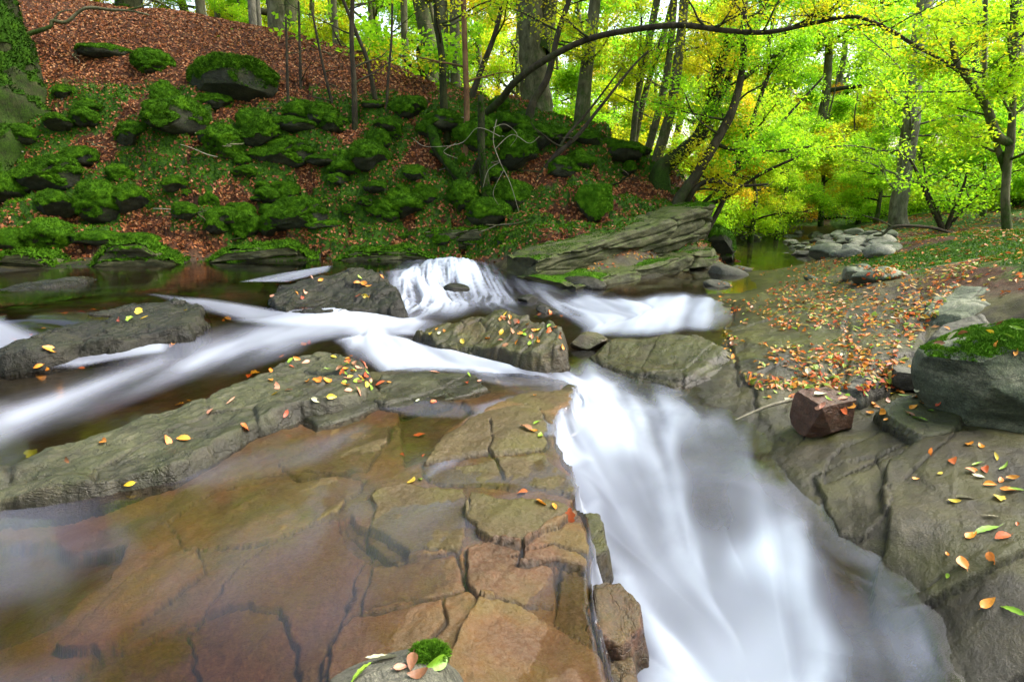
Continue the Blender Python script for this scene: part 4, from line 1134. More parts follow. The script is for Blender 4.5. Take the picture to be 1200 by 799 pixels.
def leaf_mesh(kind, seed, col):
    rs = np.random.RandomState(seed)
    ns = 13
    t = np.linspace(0, 1, ns)
    if kind == 'beech': hw = .30 * np.sin(PI * t ** .85) ** .8 * (1 + .05 * np.sin(t * 40))
    elif kind == 'willow': hw = .115 * np.sin(PI * t ** .8) ** .9
    elif kind == 'maple':
        hw = .42 * (.55 * np.sin(PI * t ** .7) + .45 * np.abs(np.sin(PI * 2.5 * t ** .9)) * np.sin(PI * t) ** .5)
    else: hw = .24 * np.sin(PI * t ** .8) ** .85
    cur = rs.uniform(-.2, .45); fold = rs.uniform(.05, .7); twist = rs.uniform(-1.0, 1.0)
    bend = rs.uniform(-.10, .10)
    V = []
    for i in range(ns):
        for s in (-1, -.5, 0, .5, 1):
            w = hw[i] * s
            z = abs(w) * fold + cur * 4 * (t[i] - .5) ** 2 * .5 + w * twist * (t[i] - .5) + .015 * math.sin(t[i] * 28) * abs(s)
            V.append((t[i] - .5, w + bend * math.sin(PI * t[i]), z))
    F = [grid_faces(5, ns)]
    # stalk
    b = len(V)
    V += [(-.5, -.008, .0), (-.5, .008, .0), (-.66, .010 + bend * .5, .02), (-.66, -.006 + bend * .5, .02)]
    F.append(np.array([[b, b + 1, b + 2, b + 3]]))
    V = np.array(V); V[:, 2] -= V[:, 2].min()
    return mesh_np('fallen_leaf', V, F, {'rnd': np.full(len(V), rs.rand())}, mat=M['leaf_' + col])


LM = {}


def get_leaf(kind, col, v):
    k = (kind, col, v)
    if k not in LM:
        LM[k] = leaf_mesh(kind, hash(kind + col) % 1000 + v * 31 if False else (len(kind) * 7 + len(col) * 13 + v * 31 + ord(col[0])), col)
    return LM[k]


LG_ = 'fallen leaves on the rocks and in the stream'
rsl = np.random.RandomState(12)
KN = {'beech': 'beech', 'willow': 'narrow', 'maple': 'lobed', 'oval': 'oval'}
NLEAF = 0


def put_leaf(px, py, kind, col, size, where, ang=None, v=None, tilt=.22):
    global NLEAF
    loc, nor, ob = hit_photo(px, py)
    if loc is None: return None
    if loc.y > 16: return None
    m = get_leaf(kind, col, int(rsl.randint(7)) if v is None else v)
    nor = (nor + Vector(rsl.normal(size=3)) * tilt).normalized()
    if nor.z < .25: nor = (nor + Vector((0, 0, .6))).normalized()
    q = nor.to_track_quat('Z', 'Y').to_matrix()
    a = rsl.uniform(0, 2 * PI) if ang is None else ang
    R = q @ Matrix.Rotation(a, 3, 'Z')
    o = obj('fallen_leaf', m, None, loc + Vector((0, 0, .006)), R.to_euler(), (size,) * 3)
    szw = 'large ' if size > .085 else ''
    tag(o, f'{szw}{col} {KN[kind]} leaf {where}', 'leaf', LG_)
    NLEAF += 1
    return o


# the leaves one can point to
W1 = 'on the long slab at the lower right'
for a in [(1139, 553, 'beech', 'orange', .075), (1118, 541, 'beech', 'red', .075), (1145, 545, 'willow', 'green', .07), (1090, 531, 'oval', 'orange', .06), (1073, 562, 'oval', 'orange', .04), (1101, 556, 'oval', 'yellow', .04), (1156, 551, 'oval', 'red', .075), (1146, 559, 'oval', 'pale', .06), (1160, 569, 'oval', 'orange', .065),
          (1131, 584, 'oval', 'pale', .085), (1119, 588, 'oval', 'yellow', .06), (1181, 575, 'beech', 'orange', .07), (1172, 585, 'maple', 'yellow', .07), (1159, 605, 'willow', 'pale', .075), (1155, 623, 'willow', 'green', .13), (1175, 630, 'beech', 'red', .07), (1138, 628, 'beech', 'orange', .065), (1162, 655, 'beech', 'orange', .06), (1129, 660, 'beech', 'orange', .075), (1110, 650, 'oval', 'orange', .03),
          (1158, 708, 'oval', 'orange', .075), (1186, 717, 'willow', 'green', .115), (1187, 561, 'oval', 'orange', .06), (1190, 575, 'willow', 'green', .07), (1176, 547, 'willow', 'green', .08), (1167, 537, 'willow', 'yellow', .07), (1150, 524, 'oval', 'orange', .06), (1136, 521, 'beech', 'orange', .07), (1110, 677, 'oval', 'green', .04), (1192, 615, 'oval', 'red', .03), (1172, 563, 'oval', 'orange', .05)]:
    put_leaf(*a, W1)
W2 = 'on top of the red brown block'
for a in [(962, 463, 'oval', 'pale', .11), (972, 468, 'willow', 'green', .08), (988, 481, 'beech', 'red', .08), (997, 477, 'beech', 'orange', .07), (982, 456, 'oval', 'pink', .08), (958, 478, 'oval', 'pink', .08), (984, 462, 'oval', 'green', .05), (964, 477, 'oval', 'pink', .06)]:
    put_leaf(*a, W2)
W3 = 'on the tilted slab below the big boulder'
for a in [(1077, 492, 'willow', 'green', .13), (1082, 474, 'beech', 'orange', .09), (1070, 478, 'beech', 'orange', .07), (1052, 456, 'oval', 'red', .07), (1046, 462, 'oval', 'yellow', .06), (1060, 464, 'willow', 'green', .08), (1035, 484, 'beech', 'orange', .08), (1024, 475, 'oval', 'orange', .08), (1041, 470, 'oval', 'pink', .06), (1055, 460, 'oval', 'orange', .06), (1066, 486, 'oval', 'brown', .07), (1090, 482, 'willow', 'green', .08), (1045, 453, 'oval', 'red', .06), (1072, 466, 'oval', 'orange', .06), (1100, 473, 'oval', 'red', .06), (1020, 485, 'beech', 'orange', .06), (1040, 492, 'oval', 'orange', .05), (1028, 478, 'oval', 'orange', .05), (1074, 458, 'oval', 'pale', .05)]:
    put_leaf(*a, W3)
W4 = 'on the mossy cap of the big boulder'
for a in [(1115, 395, 'willow', 'pale', .1), (1102, 404, 'oval', 'brown', .08), (1168, 405, 'oval', 'orange', .06), (1110, 386, 'oval', 'orange', .06), (1190, 414, 'oval', 'orange', .05), (1150, 383, 'willow', 'pale', .1), (1128, 392, 'oval', 'brown', .07), (1183, 395, 'willow', 'green', .08), (1160, 390, 'oval', 'yellow', .05), (1172, 380, 'oval', 'brown', .06), (1192, 385, 'willow', 'green', .09)]:
    put_leaf(*a, W4)
W5 = 'on the long slanting shelf at the left'
for a in [(35, 533, 'maple', 'green', .10), (79, 541, 'oval', 'brown', .05), (122, 518, 'oval', 'orange', .08), (196, 517, 'oval', 'orange', .08), (215, 515, 'beech', 'orange', .08), (209, 475, 'maple', 'yellow', .09), (222, 470, 'willow', 'yellow', .07), (245, 485, 'beech', 'pink', .09), (287, 502, 'beech', 'red', .08), (293, 441, 'beech', 'red', .085), (299, 438, 'maple', 'yellow', .08), (318, 435, 'oval', 'orange', .07), (330, 419, 'oval', 'orange', .07), (348, 421, 'beech', 'orange', .07), (358, 425, 'oval', 'pink', .08), (340, 423, 'oval', 'green', .07), (360, 448, 'oval', 'orange', .08), (384, 448, 'beech', 'orange', .09), (325, 453, 'oval', 'pink', .09), (322, 462, 'willow', 'yellow', .10), (338, 458, 'oval', 'red', .07), (318, 446, 'oval', 'orange', .07), (372, 446, 'maple', 'orange', .09), (335, 486, 'oval', 'red', .06), (270, 470, 'willow', 'pink', .09), (391, 419, 'oval', 'yellow', .07), (152, 568, 'oval', 'yellow', .055), (342, 430, 'oval', 'red', .05), (370, 470, 'oval', 'pale', .07), (388, 466, 'oval', 'yellow', .08)]:
    put_leaf(*a, W5)
W6 = 'in the leaf heap at the end of the long shelf'
for k in range(42):
    px, py = rsl.normal(418, 15), rsl.normal(443, 15)
    put_leaf(px, py, ['beech', 'oval', 'beech', 'willow'][k % 4], ['orange', 'red', 'orange', 'green', 'pink', 'orange', 'yellow', 'brown'][int(rsl.randint(8))] if k % 4 != 3 else 'green', rsl.uniform(.05, .085), W6)
W7 = 'on the rocks of the wet shelf in the middle'
for a in [(510, 437, 'willow', 'pink', .1), (540, 432, 'willow', 'green', .09), (552, 432, 'willow', 'yellow', .1), (550, 440, 'willow', 'green', .09), (548, 449, 'oval', 'red', .06), (562, 448, 'oval', 'pink', .06), (558, 434, 'willow', 'green', .08), (492, 511, 'maple', 'red', .08), (490, 471, 'oval', 'pale', .06), (508, 472, 'beech', 'red', .07), (471, 534, 'oval', 'red', .05), (497, 535, 'oval', 'red', .045), (483, 565, 'beech', 'yellow', .075), (492, 563, 'oval', 'green', .045), (617, 503, 'beech', 'brown', .1), (626, 506, 'oval', 'orange', .06), (633, 511, 'oval', 'green', .065), (629, 496, 'willow', 'green', .08), (627, 464, 'oval', 'orange', .05), (612, 578, 'beech', 'orange', .06), (634, 590, 'beech', 'orange', .07), (650, 594, 'oval', 'orange', .05), (668, 605, 'maple', 'red', .075), (455, 449, 'oval', 'orange', .05)]:
    put_leaf(*a, W7)
W8 = 'on the brown rock splitting the white water'
for a in [(505, 391, 'oval', 'yellow', .07), (515, 392, 'oval', 'pale', .07), (542, 401, 'beech', 'yellow', .075), (572, 397, 'oval', 'orange', .08), (512, 386, 'oval', 'orange', .05), (520, 388, 'oval', 'orange', .05)]:
    put_leaf(*a, W8)
for k in range(40):
    px, py = rsl.uniform(582, 660), rsl.uniform(366, 408)
    put_leaf(px, py, ['beech', 'oval', 'maple'][k % 3], ['orange', 'orange', 'red', 'pink', 'yellow', 'green', 'orange', 'brown'][int(rsl.randint(8))], rsl.uniform(.05, .09), W8)
W9 = 'on the dark wet rocks by the pool'
for a in [(58, 410, 'beech', 'orange', .12), (16, 398, 'willow', 'orange', .1), (36, 393, 'oval', 'orange', .07), (54, 386, 'oval', 'yellow', .09), (75, 368, 'oval', 'orange', .09), (96, 367, 'maple', 'red', .1), (110, 364, 'oval', 'orange', .08), (140, 375, 'oval', 'red', .08), (152, 374, 'maple', 'green', .1), (162, 366, 'maple', 'yellow', .11), (168, 373, 'willow', 'yellow', .1), (268, 374, 'maple', 'yellow', .1), (122, 362, 'oval', 'orange', .06), (218, 364, 'oval', 'yellow', .06), (262, 376, 'oval', 'orange', .07), (202, 404, 'beech', 'orange', .08), (55, 433, 'oval', 'orange', .07), (45, 430, 'oval', 'orange', .08), (95, 432, 'oval', 'orange', .07), (355, 404, 'maple', 'orange', .09), (362, 402, 'oval', 'red', .08)]:
    put_leaf(*a, W9)
W10 = 'on the dark layered rock by the cascade head'
for k in range(26):
    px, py = rsl.uniform(312, 468), rsl.uniform(316, 350)
    put_leaf(px, py, ['beech', 'oval', 'willow'][k % 3], ['orange', 'orange', 'red', 'pink', 'yellow', 'green', 'orange'][int(rsl.randint(7))], rsl.uniform(.07, .11), W10)
W12 = 'on the pale stone at the bottom edge'
for a in [(424, 790, 'willow', 'green', .10), (447, 774, 'oval', 'pale', .085), (483, 777, 'oval', 'brown', .06), (490, 790, 'oval', 'brown', .055), (511, 778, 'oval', 'green', .07), (470, 784, 'oval', 'pink', .04)]:
    put_leaf(*a, W12)
W11 = 'on the sloping leafy rock of right bank'
while NLEAF < 350:
    u, v = rsl.rand(), rsl.rand()
    py = 338 + 135 * v
    px = rsl.uniform(842 + 45 * max(0, (py - 400) / 60), 1095 - 75 * v)
    if rsl.rand() < .75 * max(0, v - .45): continue
    if fbm2(np.array([px / 40.0]), np.array([py / 18.0]), 2, 7)[0] < -.3: continue
    loc, nor, ob = hit_photo(px, py)
    if loc is None or loc.z < -.02: continue
    kind = ['beech', 'oval', 'willow', 'beech', 'oval'][int(rsl.randint(5))]
    col = 'green' if kind == 'willow' and rsl.rand() < .75 else ['orange', 'orange', 'yellow', 'red', 'pink', 'brown', 'pale', 'green', 'orange'][int(rsl.randint(9))]
    put_leaf(px, py, kind, col, rsl.uniform(.035, .085), W11)
# the rest of that carpet is past counting
m_ = 2300
pts = []
while len(pts) < m_:
    v = rsl.rand(); py = 312 + 145 * v ** 1.25; px = rsl.uniform(842 + 40 * max(0, (py - 400) / 60), 1150 - 110 * v)
    if fbm2(np.array([px / 40.0]), np.array([py / 18.0]), 2, 7)[0] < -.35 + .3 * rsl.rand(): continue
    if len(pts) > 1500 and v > .6: 
        m_ = m_ - 1
        continue
    loc, nor, ob = hit_photo(px, py)
    if loc is None or loc.z < -.01 or loc.y > 14: 
        m_ -= 1
        continue
    pts.append((*loc, *nor))
pts = np.array(pts)
Nl = pts[:, 3:] + rsl.normal(size=(len(pts), 3)) * .25; Nl /= np.linalg.norm(Nl, axis=1, keepdims=True)
L = rsl.uniform(.035, .08, len(pts))
tag(obj('leaf_litter', blades_mesh('leaf_litter', pts[:, :3] + np.array([0, 0, .01]), Nl, L, L * .52, rsl.uniform(-.15, .4, len(pts)), rsl.rand(len(pts)), M['leaf_mixed'], rsl)), 'carpet of small mixed leaves on the sloping rock of right bank', None, None, 'stuff')
# ------------------------------------------------------------------ water
wt = np.linspace(-.98, .95, 900)
wr = np.concatenate([np.exp(np.linspace(math.log(.5), math.log(13.0), 620))[:-1], np.exp(np.linspace(math.log(13.0), math.log(34.0), 90))])
WT, WR = np.meshgrid(wt, wr)
WX, WY = WR * np.sin(WT), WR * np.cos(WT)
WZ = water_z(WX, WY)
GZW, HILLW, SHW, DW = ground_z(WX, WY)
base_shelf = SHELF(WX, WY)
film = SHW * sstep(7, 5, WR)
# flow lines, downstream order
FLOW = [[(900, 296), (840, 335), (780, 365), (700, 396), (690, 420), (705, 445), (760, 500), (830, 600), (880, 700), (930, 860)],
        [(530, 302), (560, 318), (600, 342), (660, 360), (740, 370)], [(545, 302), (575, 315), (620, 336), (690, 352), (760, 362)], [(500, 306), (500, 330), (540, 352), (620, 366), (690, 380)],
        [(560, 352), (480, 382), (400, 386), (300, 402), (200, 432), (0, 490), (-150, 540)], [(470, 372), (380, 376), (300, 372), (220, 360)], [(330, 370), (200, 405), (0, 425)],
        [(440, 388), (480, 410), (540, 426), (600, 430), (640, 442), (700, 468)], [(500, 306), (300, 322), (0, 350)], [(480, 312), (400, 330), (200, 345), (0, 380)],
        [(640, 478), (560, 490), (500, 540), (400, 590), (300, 640), (100, 720), (-100, 799)], [(450, 500), (300, 560), (0, 660)], [(660, 575), (560, 600), (470, 680), (350, 840)], [(640, 660), (560, 740), (480, 840)],
        [(560, 470), (620, 470), (660, 490), (720, 560)], [(600, 510), (640, 515), (690, 560), (760, 640)], [(640, 590), (680, 600), (740, 660), (830, 740)], [(660, 690), (700, 700), (770, 770), (860, 850)],
        [(900, 500), (850, 560), (860, 640)], [(960, 560), (1000, 640), (1060, 740), (1120, 830)], [(800, 480), (880, 540), (940, 600), (960, 700), (980, 830)]]
FX = np.zeros(WX.shape); FY = np.zeros(WX.shape)
for ln in FLOW:
    p = np.array([on_water(*q)[:2] for q in ln])
    for i in range(len(p) - 1):
        s, t = seg_dist(WX, WY, *p[i], *p[i + 1])
        d = p[i + 1] - p[i]; d /= np.linalg.norm(d)
        w = 1.0 / ((s / WR) ** 2 + .0004) ** 1.5 * min(np.linalg.norm(p[i + 1] - p[i]), 3)
        FX += d[0] * w; FY += d[1] * w
n_ = np.hypot(FX, FY) + 1e-9; FX /= n_; FY /= n_


def bil(A, x, y):
    r = np.hypot(x, y); t = np.arctan2(x, y)
    i = np.clip((t - wt[0]) / (wt[1] - wt[0]), 0, len(wt) - 1.001)
    j = np.clip(np.interp(r, wr, np.arange(len(wr))), 0, len(wr) - 1.001)
    i0 = i.astype(int); j0 = j.astype(int); fi = i - i0; fj = j - j0
    return (A[j0, i0] * (1 - fi) + A[j0, i0 + 1] * fi) * (1 - fj) + (A[j0 + 1, i0] * (1 - fi) + A[j0 + 1, i0 + 1] * fi) * fj


def silk(freq, length, steps, seed):
    """noise drawn out along the flow"""
    acc = np.zeros(WX.shape); wsum = 0
    h = length / steps
    for sgn in (1, -1):
        x, y = WX.copy(), WY.copy()
        for k in range(steps):
            w = 1 - k / steps
            s = freq / (1 + .16 * np.maximum(WR - 2, 0))
            acc += w * vnoise2(x * s, y * s, seed); wsum += w
            fx, fy = bil(FX, x, y), bil(FY, x, y)
            x = x + sgn * fx * h; y = y + sgn * fy * h
    a = acc / wsum
    return a / (a.std() + 1e-9)


S1 = silk(22.0, .45, 20, 3)
S2 = silk(8.0, 1.0, 22, 4)
S4 = silk(60.0, .5, 12, 8)
S3 = silk(3.0, 1.2, 10, 6)
STREAK = .35 * S1 + .6 * S2 + .4 * S3


def foam_patch(pts, amp, soft, wob=.5, seed=0):
    P = wpoly(pts)
    sd = poly_sdf(WX, WY, P) / np.maximum(WR, .5)
    sd = sd + soft * wob * (S2 + S3) * .5
    return amp * sstep(-soft, soft, sd)


FOAM = np.zeros(WX.shape)


def add(f):
    global FOAM
    FOAM = 1 - (1 - FOAM) * (1 - np.clip(f, 0, 1))


# cascade from the pool and the white pool below it
add(foam_patch([(524, 306), (552, 303), (585, 316), (620, 334), (655, 352), (690, 347), (740, 352), (800, 343), (840, 350), (826, 384), (760, 391), (700, 392), (655, 372), (600, 360), (560, 360), (500, 366), (470, 362), (500, 345), (510, 325)], .62, .03))
add(foam_patch([(462, 330), (500, 306), (560, 300), (620, 326), (664, 348), (700, 344), (700, 386), (640, 372), (580, 366), (500, 368), (466, 356)], .5, .05))
add(foam_patch([(452, 318), (500, 312), (530, 318), (525, 340), (490, 345), (466, 330)], .35, .02))
add(foam_patch([(740, 350), (800, 345), (826, 352), (815, 380), (760, 386), (690, 388), (660, 372)], .4, .06))
CASC = foam_patch([(450, 300), (560, 298), (660, 345), (690, 372), (600, 366), (470, 370)], 1.0, .03)
# the long streak to the left
add(foam_patch([(490, 358), (500, 380), (430, 386), (340, 398), (250, 424), (160, 452), (70, 480), (0, 505), (-90, 530), (-90, 500), (0, 475), (90, 446), (190, 410), (280, 388), (380, 374)], .2, .04))
add(foam_patch([(490, 358), (500, 380), (430, 386), (350, 398), (280, 415), (220, 430), (240, 412), (300, 392), (380, 376)], .32, .035))
add(foam_patch([(200, 425), (120, 455), (20, 490), (20, 484), (110, 448), (190, 418)], .26, .03))
add(foam_patch([(404, 398), (440, 390), (500, 404), (560, 420), (606, 428), (590, 440), (520, 434), (452, 434), (425, 420)], .7, .02))
add(foam_patch([(400, 378), (500, 376), (490, 392), (420, 392)], .6, .02))
add(foam_patch([(180, 345), (240, 350), (320, 366), (430, 364), (470, 366), (460, 384), (360, 384), (290, 378), (220, 362)], .42, .012))
add(foam_patch([(-30, 414), (80, 417), (190, 404), (190, 412), (90, 430), (-30, 428)], .42, .01))
add(foam_patch([(285, 330), (330, 320), (385, 312), (385, 318), (335, 330)], .4, .006))
add(foam_patch([(-60, 520), (60, 480), (220, 430), (330, 404), (330, 412), (200, 450), (60, 500), (-60, 545)], .16, .04))
# the chute
add(foam_patch([(606, 424), (640, 434), (690, 430), (720, 445), (770, 462), (800, 482), (770, 520), (830, 560), (900, 620), (960, 700), (1010, 760), (1050, 860), (800, 880), (772, 780), (735, 690), (715, 640), (690, 590), (665, 540), (650, 490), (650, 455)], .62, .06))
add(foam_patch([(800, 486), (880, 500), (940, 540), (985, 600), (1005, 670), (1065, 730), (1120, 790), (1155, 870), (1000, 900), (950, 760), (930, 680), (900, 620), (860, 590), (850, 540), (790, 520)], .55, .07))
add(foam_patch([(660, 445), (720, 450), (770, 480), (750, 520), (720, 530), (680, 500)], .75, .05))
add(foam_patch([(790, 540), (840, 580), (890, 630), (910, 680), (870, 680), (800, 620), (770, 570)], .5, .05))
add(foam_patch([(900, 600), (950, 610), (960, 660), (900, 680), (850, 660), (880, 640)], .6, .06))
add(foam_patch([(800, 720), (880, 700), (960, 720), (1000, 800), (960, 900), (800, 900), (780, 800)], .6, .07))
# veils falling over the edge of the shelf
for pg, a_ in [([(560, 434), (604, 428), (640, 436), (660, 450), (600, 452), (560, 445)], .25), ([(622, 470), (660, 478), (690, 540), (668, 548), (640, 510)], .55), ([(668, 560), (700, 590), (706, 640), (684, 610)], .4), ([(684, 640), (700, 655), (735, 680), (745, 720), (710, 720), (690, 690)], .4), ([(690, 728), (712, 730), (740, 800), (740, 880), (720, 880), (700, 770)], .2),
               ([(500, 560), (530, 520), (566, 476), (600, 468), (640, 474), (590, 486), (556, 510), (530, 545)], .42), ([(430, 470), (500, 470), (560, 478), (540, 490), (480, 486)], .2)]:
    add(foam_patch(pg, a_, .012))
# faint sheen of moving water, painted as lilac foam, over the shelf
add(film * (1 - np.clip(DW['joint'], 0, 1)) * .012 * sstep(-.2, 2.2, S2 + .5 * S1 + fbm2(WX * .9, WY * .9, 3, 9) * 1.6))
add(foam_patch([(-60, 590), (60, 600), (140, 622), (150, 640), (80, 690), (-60, 720)], .22, .06))
add(foam_patch([(250, 620), (400, 600), (520, 590), (560, 640), (420, 720), (330, 740), (220, 720)], .08, .08))
add(foam_patch([(430, 570), (560, 580), (660, 578), (680, 610), (560, 640), (440, 620)], .10, .07))
add(foam_patch([(200, 560), (330, 520), (420, 505), (380, 540), (250, 575)], .2, .03))
add(foam_patch([(-60, 760), (60, 780), (160, 860), (-60, 860)], .13, .06))
add(foam_patch([(1000, 630), (1040, 655), (1095, 750), (1140, 860), (1060, 880), (1020, 740)], .28, .06))
add(foam_patch([(690, 470), (760, 480), (850, 560), (930, 640), (1010, 760), (1050, 880), (830, 880), (790, 740), (740, 640), (700, 560)], .35, .08))
FOAM = FOAM * np.clip(.9 + (.22 * STREAK + .17 * S3) * (1 - FOAM * .3), .15, 1.12)
# bare shoulders showing through
for pg, a_ in [([(735, 545), (790, 540), (800, 575), (770, 610), (735, 590)], .55), ([(845, 535), (910, 530), (935, 575), (900, 600), (855, 580)], .55), ([(880, 725), (925, 728), (940, 765), (900, 775), (870, 755)], .42), ([(760, 470), (830, 480), (840, 500), (770, 500)], .3), ([(800, 620), (835, 630), (835, 680), (800, 670)], .25), ([(700, 640), (730, 655), (735, 690), (712, 680)], .2)]:
    FOAM = FOAM * (1 - foam_patch(pg, .85 * a_, .075, 1.2))
FOAM = FOAM * (1 - CASC * np.clip(.12 - .24 * S4 - .16 * S1 - .12 * S2, 0, .75))
FOAM = FOAM * (1 - .5 * film * sstep(7, 6, WR))
FOAM = np.clip(FOAM, 0, .985)
# sheet: thin water clings to the shelf; foam piles up
WZ = WZ + FOAM * (.004 * np.clip(S2 + S3, -2, 2) + .03 * sstep(.2, 1, FOAM)) * np.clip(WR / 4, .5, 1.5)
WZ = np.maximum(WZ, np.where((film > .5), base_shelf + .012, -9))
dep = np.clip(WZ - GZW, 0, 2)
keepv = (WZ > GZW - .05) & (HILLW < .6) & ~((WX > 2.2) & (GZW > .25) & (WY < 16))
F = grid_faces(len(wt), len(wr))
F = F[keepv.ravel()[F].any(1)]
used = np.unique(F); rem = -np.ones(WX.size, int); rem[used] = np.arange(len(used))
wv = np.stack([WX.ravel(), WY.ravel(), WZ.ravel()], -1)[used]
near_ = sstep(7.5, 5.5, WR)
edge_fade = (near_ * sstep(.0, .10, (WZ - GZW + .02 * S2)) ** .7 + (1 - near_) * sstep(-.03, .02, WZ - GZW)).ravel()
water = obj('water', mesh_np('water', wv, rem[F], {'foam': (FOAM.ravel() * np.maximum(edge_fade, film.ravel()))[used], 'depth': dep.ravel()[used], 'streak': STREAK.ravel()[used] * .2 + .5}, mat=M['water']))
tag(water, 'peaty stream water drawn into white silk over the ledges', None, None, 'structure')
# ------------------------------------------------------------------ trees
def smooth_path(pts, radii, n):
    P = np.array(pts, float); R = np.array(radii, float)
    m = len(P)
    t = np.linspace(0, m - 1, n)
    i = np.clip(t.astype(int), 0, m - 2); f = (t - i)[:, None]
    p0 = P[np.maximum(i - 1, 0)]; p1 = P[i]; p2 = P[i + 1]; p3 = P[np.minimum(i + 2, m - 1)]
    Q = .5 * (2 * p1 + (p2 - p0) * f + (2 * p0 - 5 * p1 + 4 * p2 - p3) * f ** 2 + (3 * p1 - p0 - 3 * p2 + p3) * f ** 3)
    return Q, np.interp(t, np.arange(m), R)


def tube(pts, radii, n=24, sides=10, seed=0, rough=.06, flare=0.0, flutes=5):
    Q, R = smooth_path(pts, radii, n)
    T = np.gradient(Q, axis=0); T /= np.linalg.norm(T, axis=1, keepdims=True) + 1e-9
    ref = np.array([1.0, 0, 0]) if abs(T[0, 0]) < .8 else np.array([0, 1.0, 0])
    A = np.cross(T, ref); A /= np.linalg.norm(A, axis=1, keepdims=True) + 1e-9
    B = np.cross(T, A)
    ph = np.linspace(0, 2 * PI, sides, endpoint=False)
    s = np.linspace(0, 1, n)
    X = np.cos(ph)[None, :]; Y = np.sin(ph)[None, :]
    k = 1 + rough * fbm2(np.cos(ph)[None, :] * 1.5 + s[:, None] * n * .35 + seed, np.sin(ph)[None, :] * 1.5 + seed * 3.1 + 0 * s[:, None], 3, seed) * 2
    if flare:
        k = k + flare * np.exp(-s * 9)[:, None] * (.6 + .5 * np.cos(ph * flutes + seed)[None, :])
    V = Q[:, None, :] + (A[:, None, :] * X[..., None] + B[:, None, :] * Y[..., None]) * (R[:, None] * k)[..., None]
    F = grid_faces(sides, n, wrap_u=True)
    V = V.reshape(-1, 3)
    c = len(V)
    V = np.vstack([V, Q[-1:]])
    cap_ = np.stack([(n - 1) * sides + np.arange(sides), (n - 1) * sides + (np.arange(sides) + 1) % sides, np.full(sides, c)], -1)
    return V, F, cap_, np.concatenate([np.repeat(np.exp(-s * 4), sides), [0]])


def join(parts):
    V, Q, Tn, A = [], [], [], []
    off = 0
    for v, f, c, a in parts:
        V.append(v); Q.append(f + off); Tn.append(c + off); A.append(a); off += len(v)
    return np.vstack(V), [np.vstack(Q), np.vstack(Tn)], np.concatenate(A)


def tube_mesh(name, parts, mat, origin=(0, 0, 0)):
    V, F, A = join(parts)
    return mesh_np(name, V - np.array(origin), F, {'moss': A}, mat=mat)


def branch_off(Q, R, s, ang, length, up, rs, gen=0, parts=None, r0=None, seed=0, depth=2, tips=None):
    """a limb that leaves a path at fraction s, with twigs of its own"""
    i = min(int(s * (len(Q) - 1)), len(Q) - 2)
    p = Q[i]; r = R[i] * .55 if r0 is None else r0
    d = np.array([math.cos(ang), math.sin(ang), up]); d /= np.linalg.norm(d)
    pts = [p]; dd = d.copy()
    m = 5
    for k in range(m):
        dd = dd + rs.normal(size=3) * .16 + np.array([0, 0, .06 - .05 * k * .3]); dd /= np.linalg.norm(dd)
        pts.append(pts[-1] + dd * length / m)
    rad = np.linspace(r, max(r * .18, .004), m + 1)
    parts.append(tube(pts, rad, 14, 6, seed, .04))
    q, rq = smooth_path(pts, rad, 14)
    if tips is not None:
        for k in (6, 9, 11, 13): tips.append(q[k])
    if depth > 0:
        for k in range(3):
            branch_off(q, rq, rs.uniform(.3, .9), ang + rs.choice([-1, 1]) * rs.uniform(.4, 1.1), length * rs.uniform(.35, .6), up * .5 + rs.uniform(-.1, .3), rs, gen + 1, parts, None, seed + k + 1, depth - 1, tips)


def sprays(tips, per, rad, leaf, rs, droop=.25, flat=.10):
    """flat sprays of leaf blades hung about the twig ends"""
    C = np.repeat(np.array(tips), per, 0)
    n = len(C)
    nrm = np.repeat(rs.normal(size=(len(tips), 3)) * .33 + np.array([0, 0, 1.0]), per, 0)
    nrm /= np.linalg.norm(nrm, axis=1, keepdims=True)
    T, B = frames(nrm, rs)
    u = rad * np.sqrt(rs.rand(n)) * rs.uniform(.5, 1.2, n); a = rs.uniform(0, 2 * PI, n)
    P = C + T * (u * np.cos(a))[:, None] + B * (u * np.sin(a))[:, None] + nrm * (rs.normal(size=n) * flat)[:, None]
    P[:, 2] -= droop * u * u / rad
    N = nrm + rs.normal(size=(n, 3)) * .55; N /= np.linalg.norm(N, axis=1, keepdims=True)
    L = leaf * rs.uniform(.7, 1.3, n)
    rnd = np.clip(np.repeat(rs.rand(len(tips)), per) * .55 + rs.rand(n) * .45, 0, 1)
    return P, N, L, rnd


def crown_mesh(name, tips, per, rad, leaf, mat, seed, **kw):
    rs = np.random.RandomState(seed)
    P, N, L, rnd = sprays(tips, per, rad, leaf, rs, **kw)
    return blades_mesh(name, P, N, L, L * .62, rs.uniform(-.05, .2, len(P)), rnd, mat, rs)


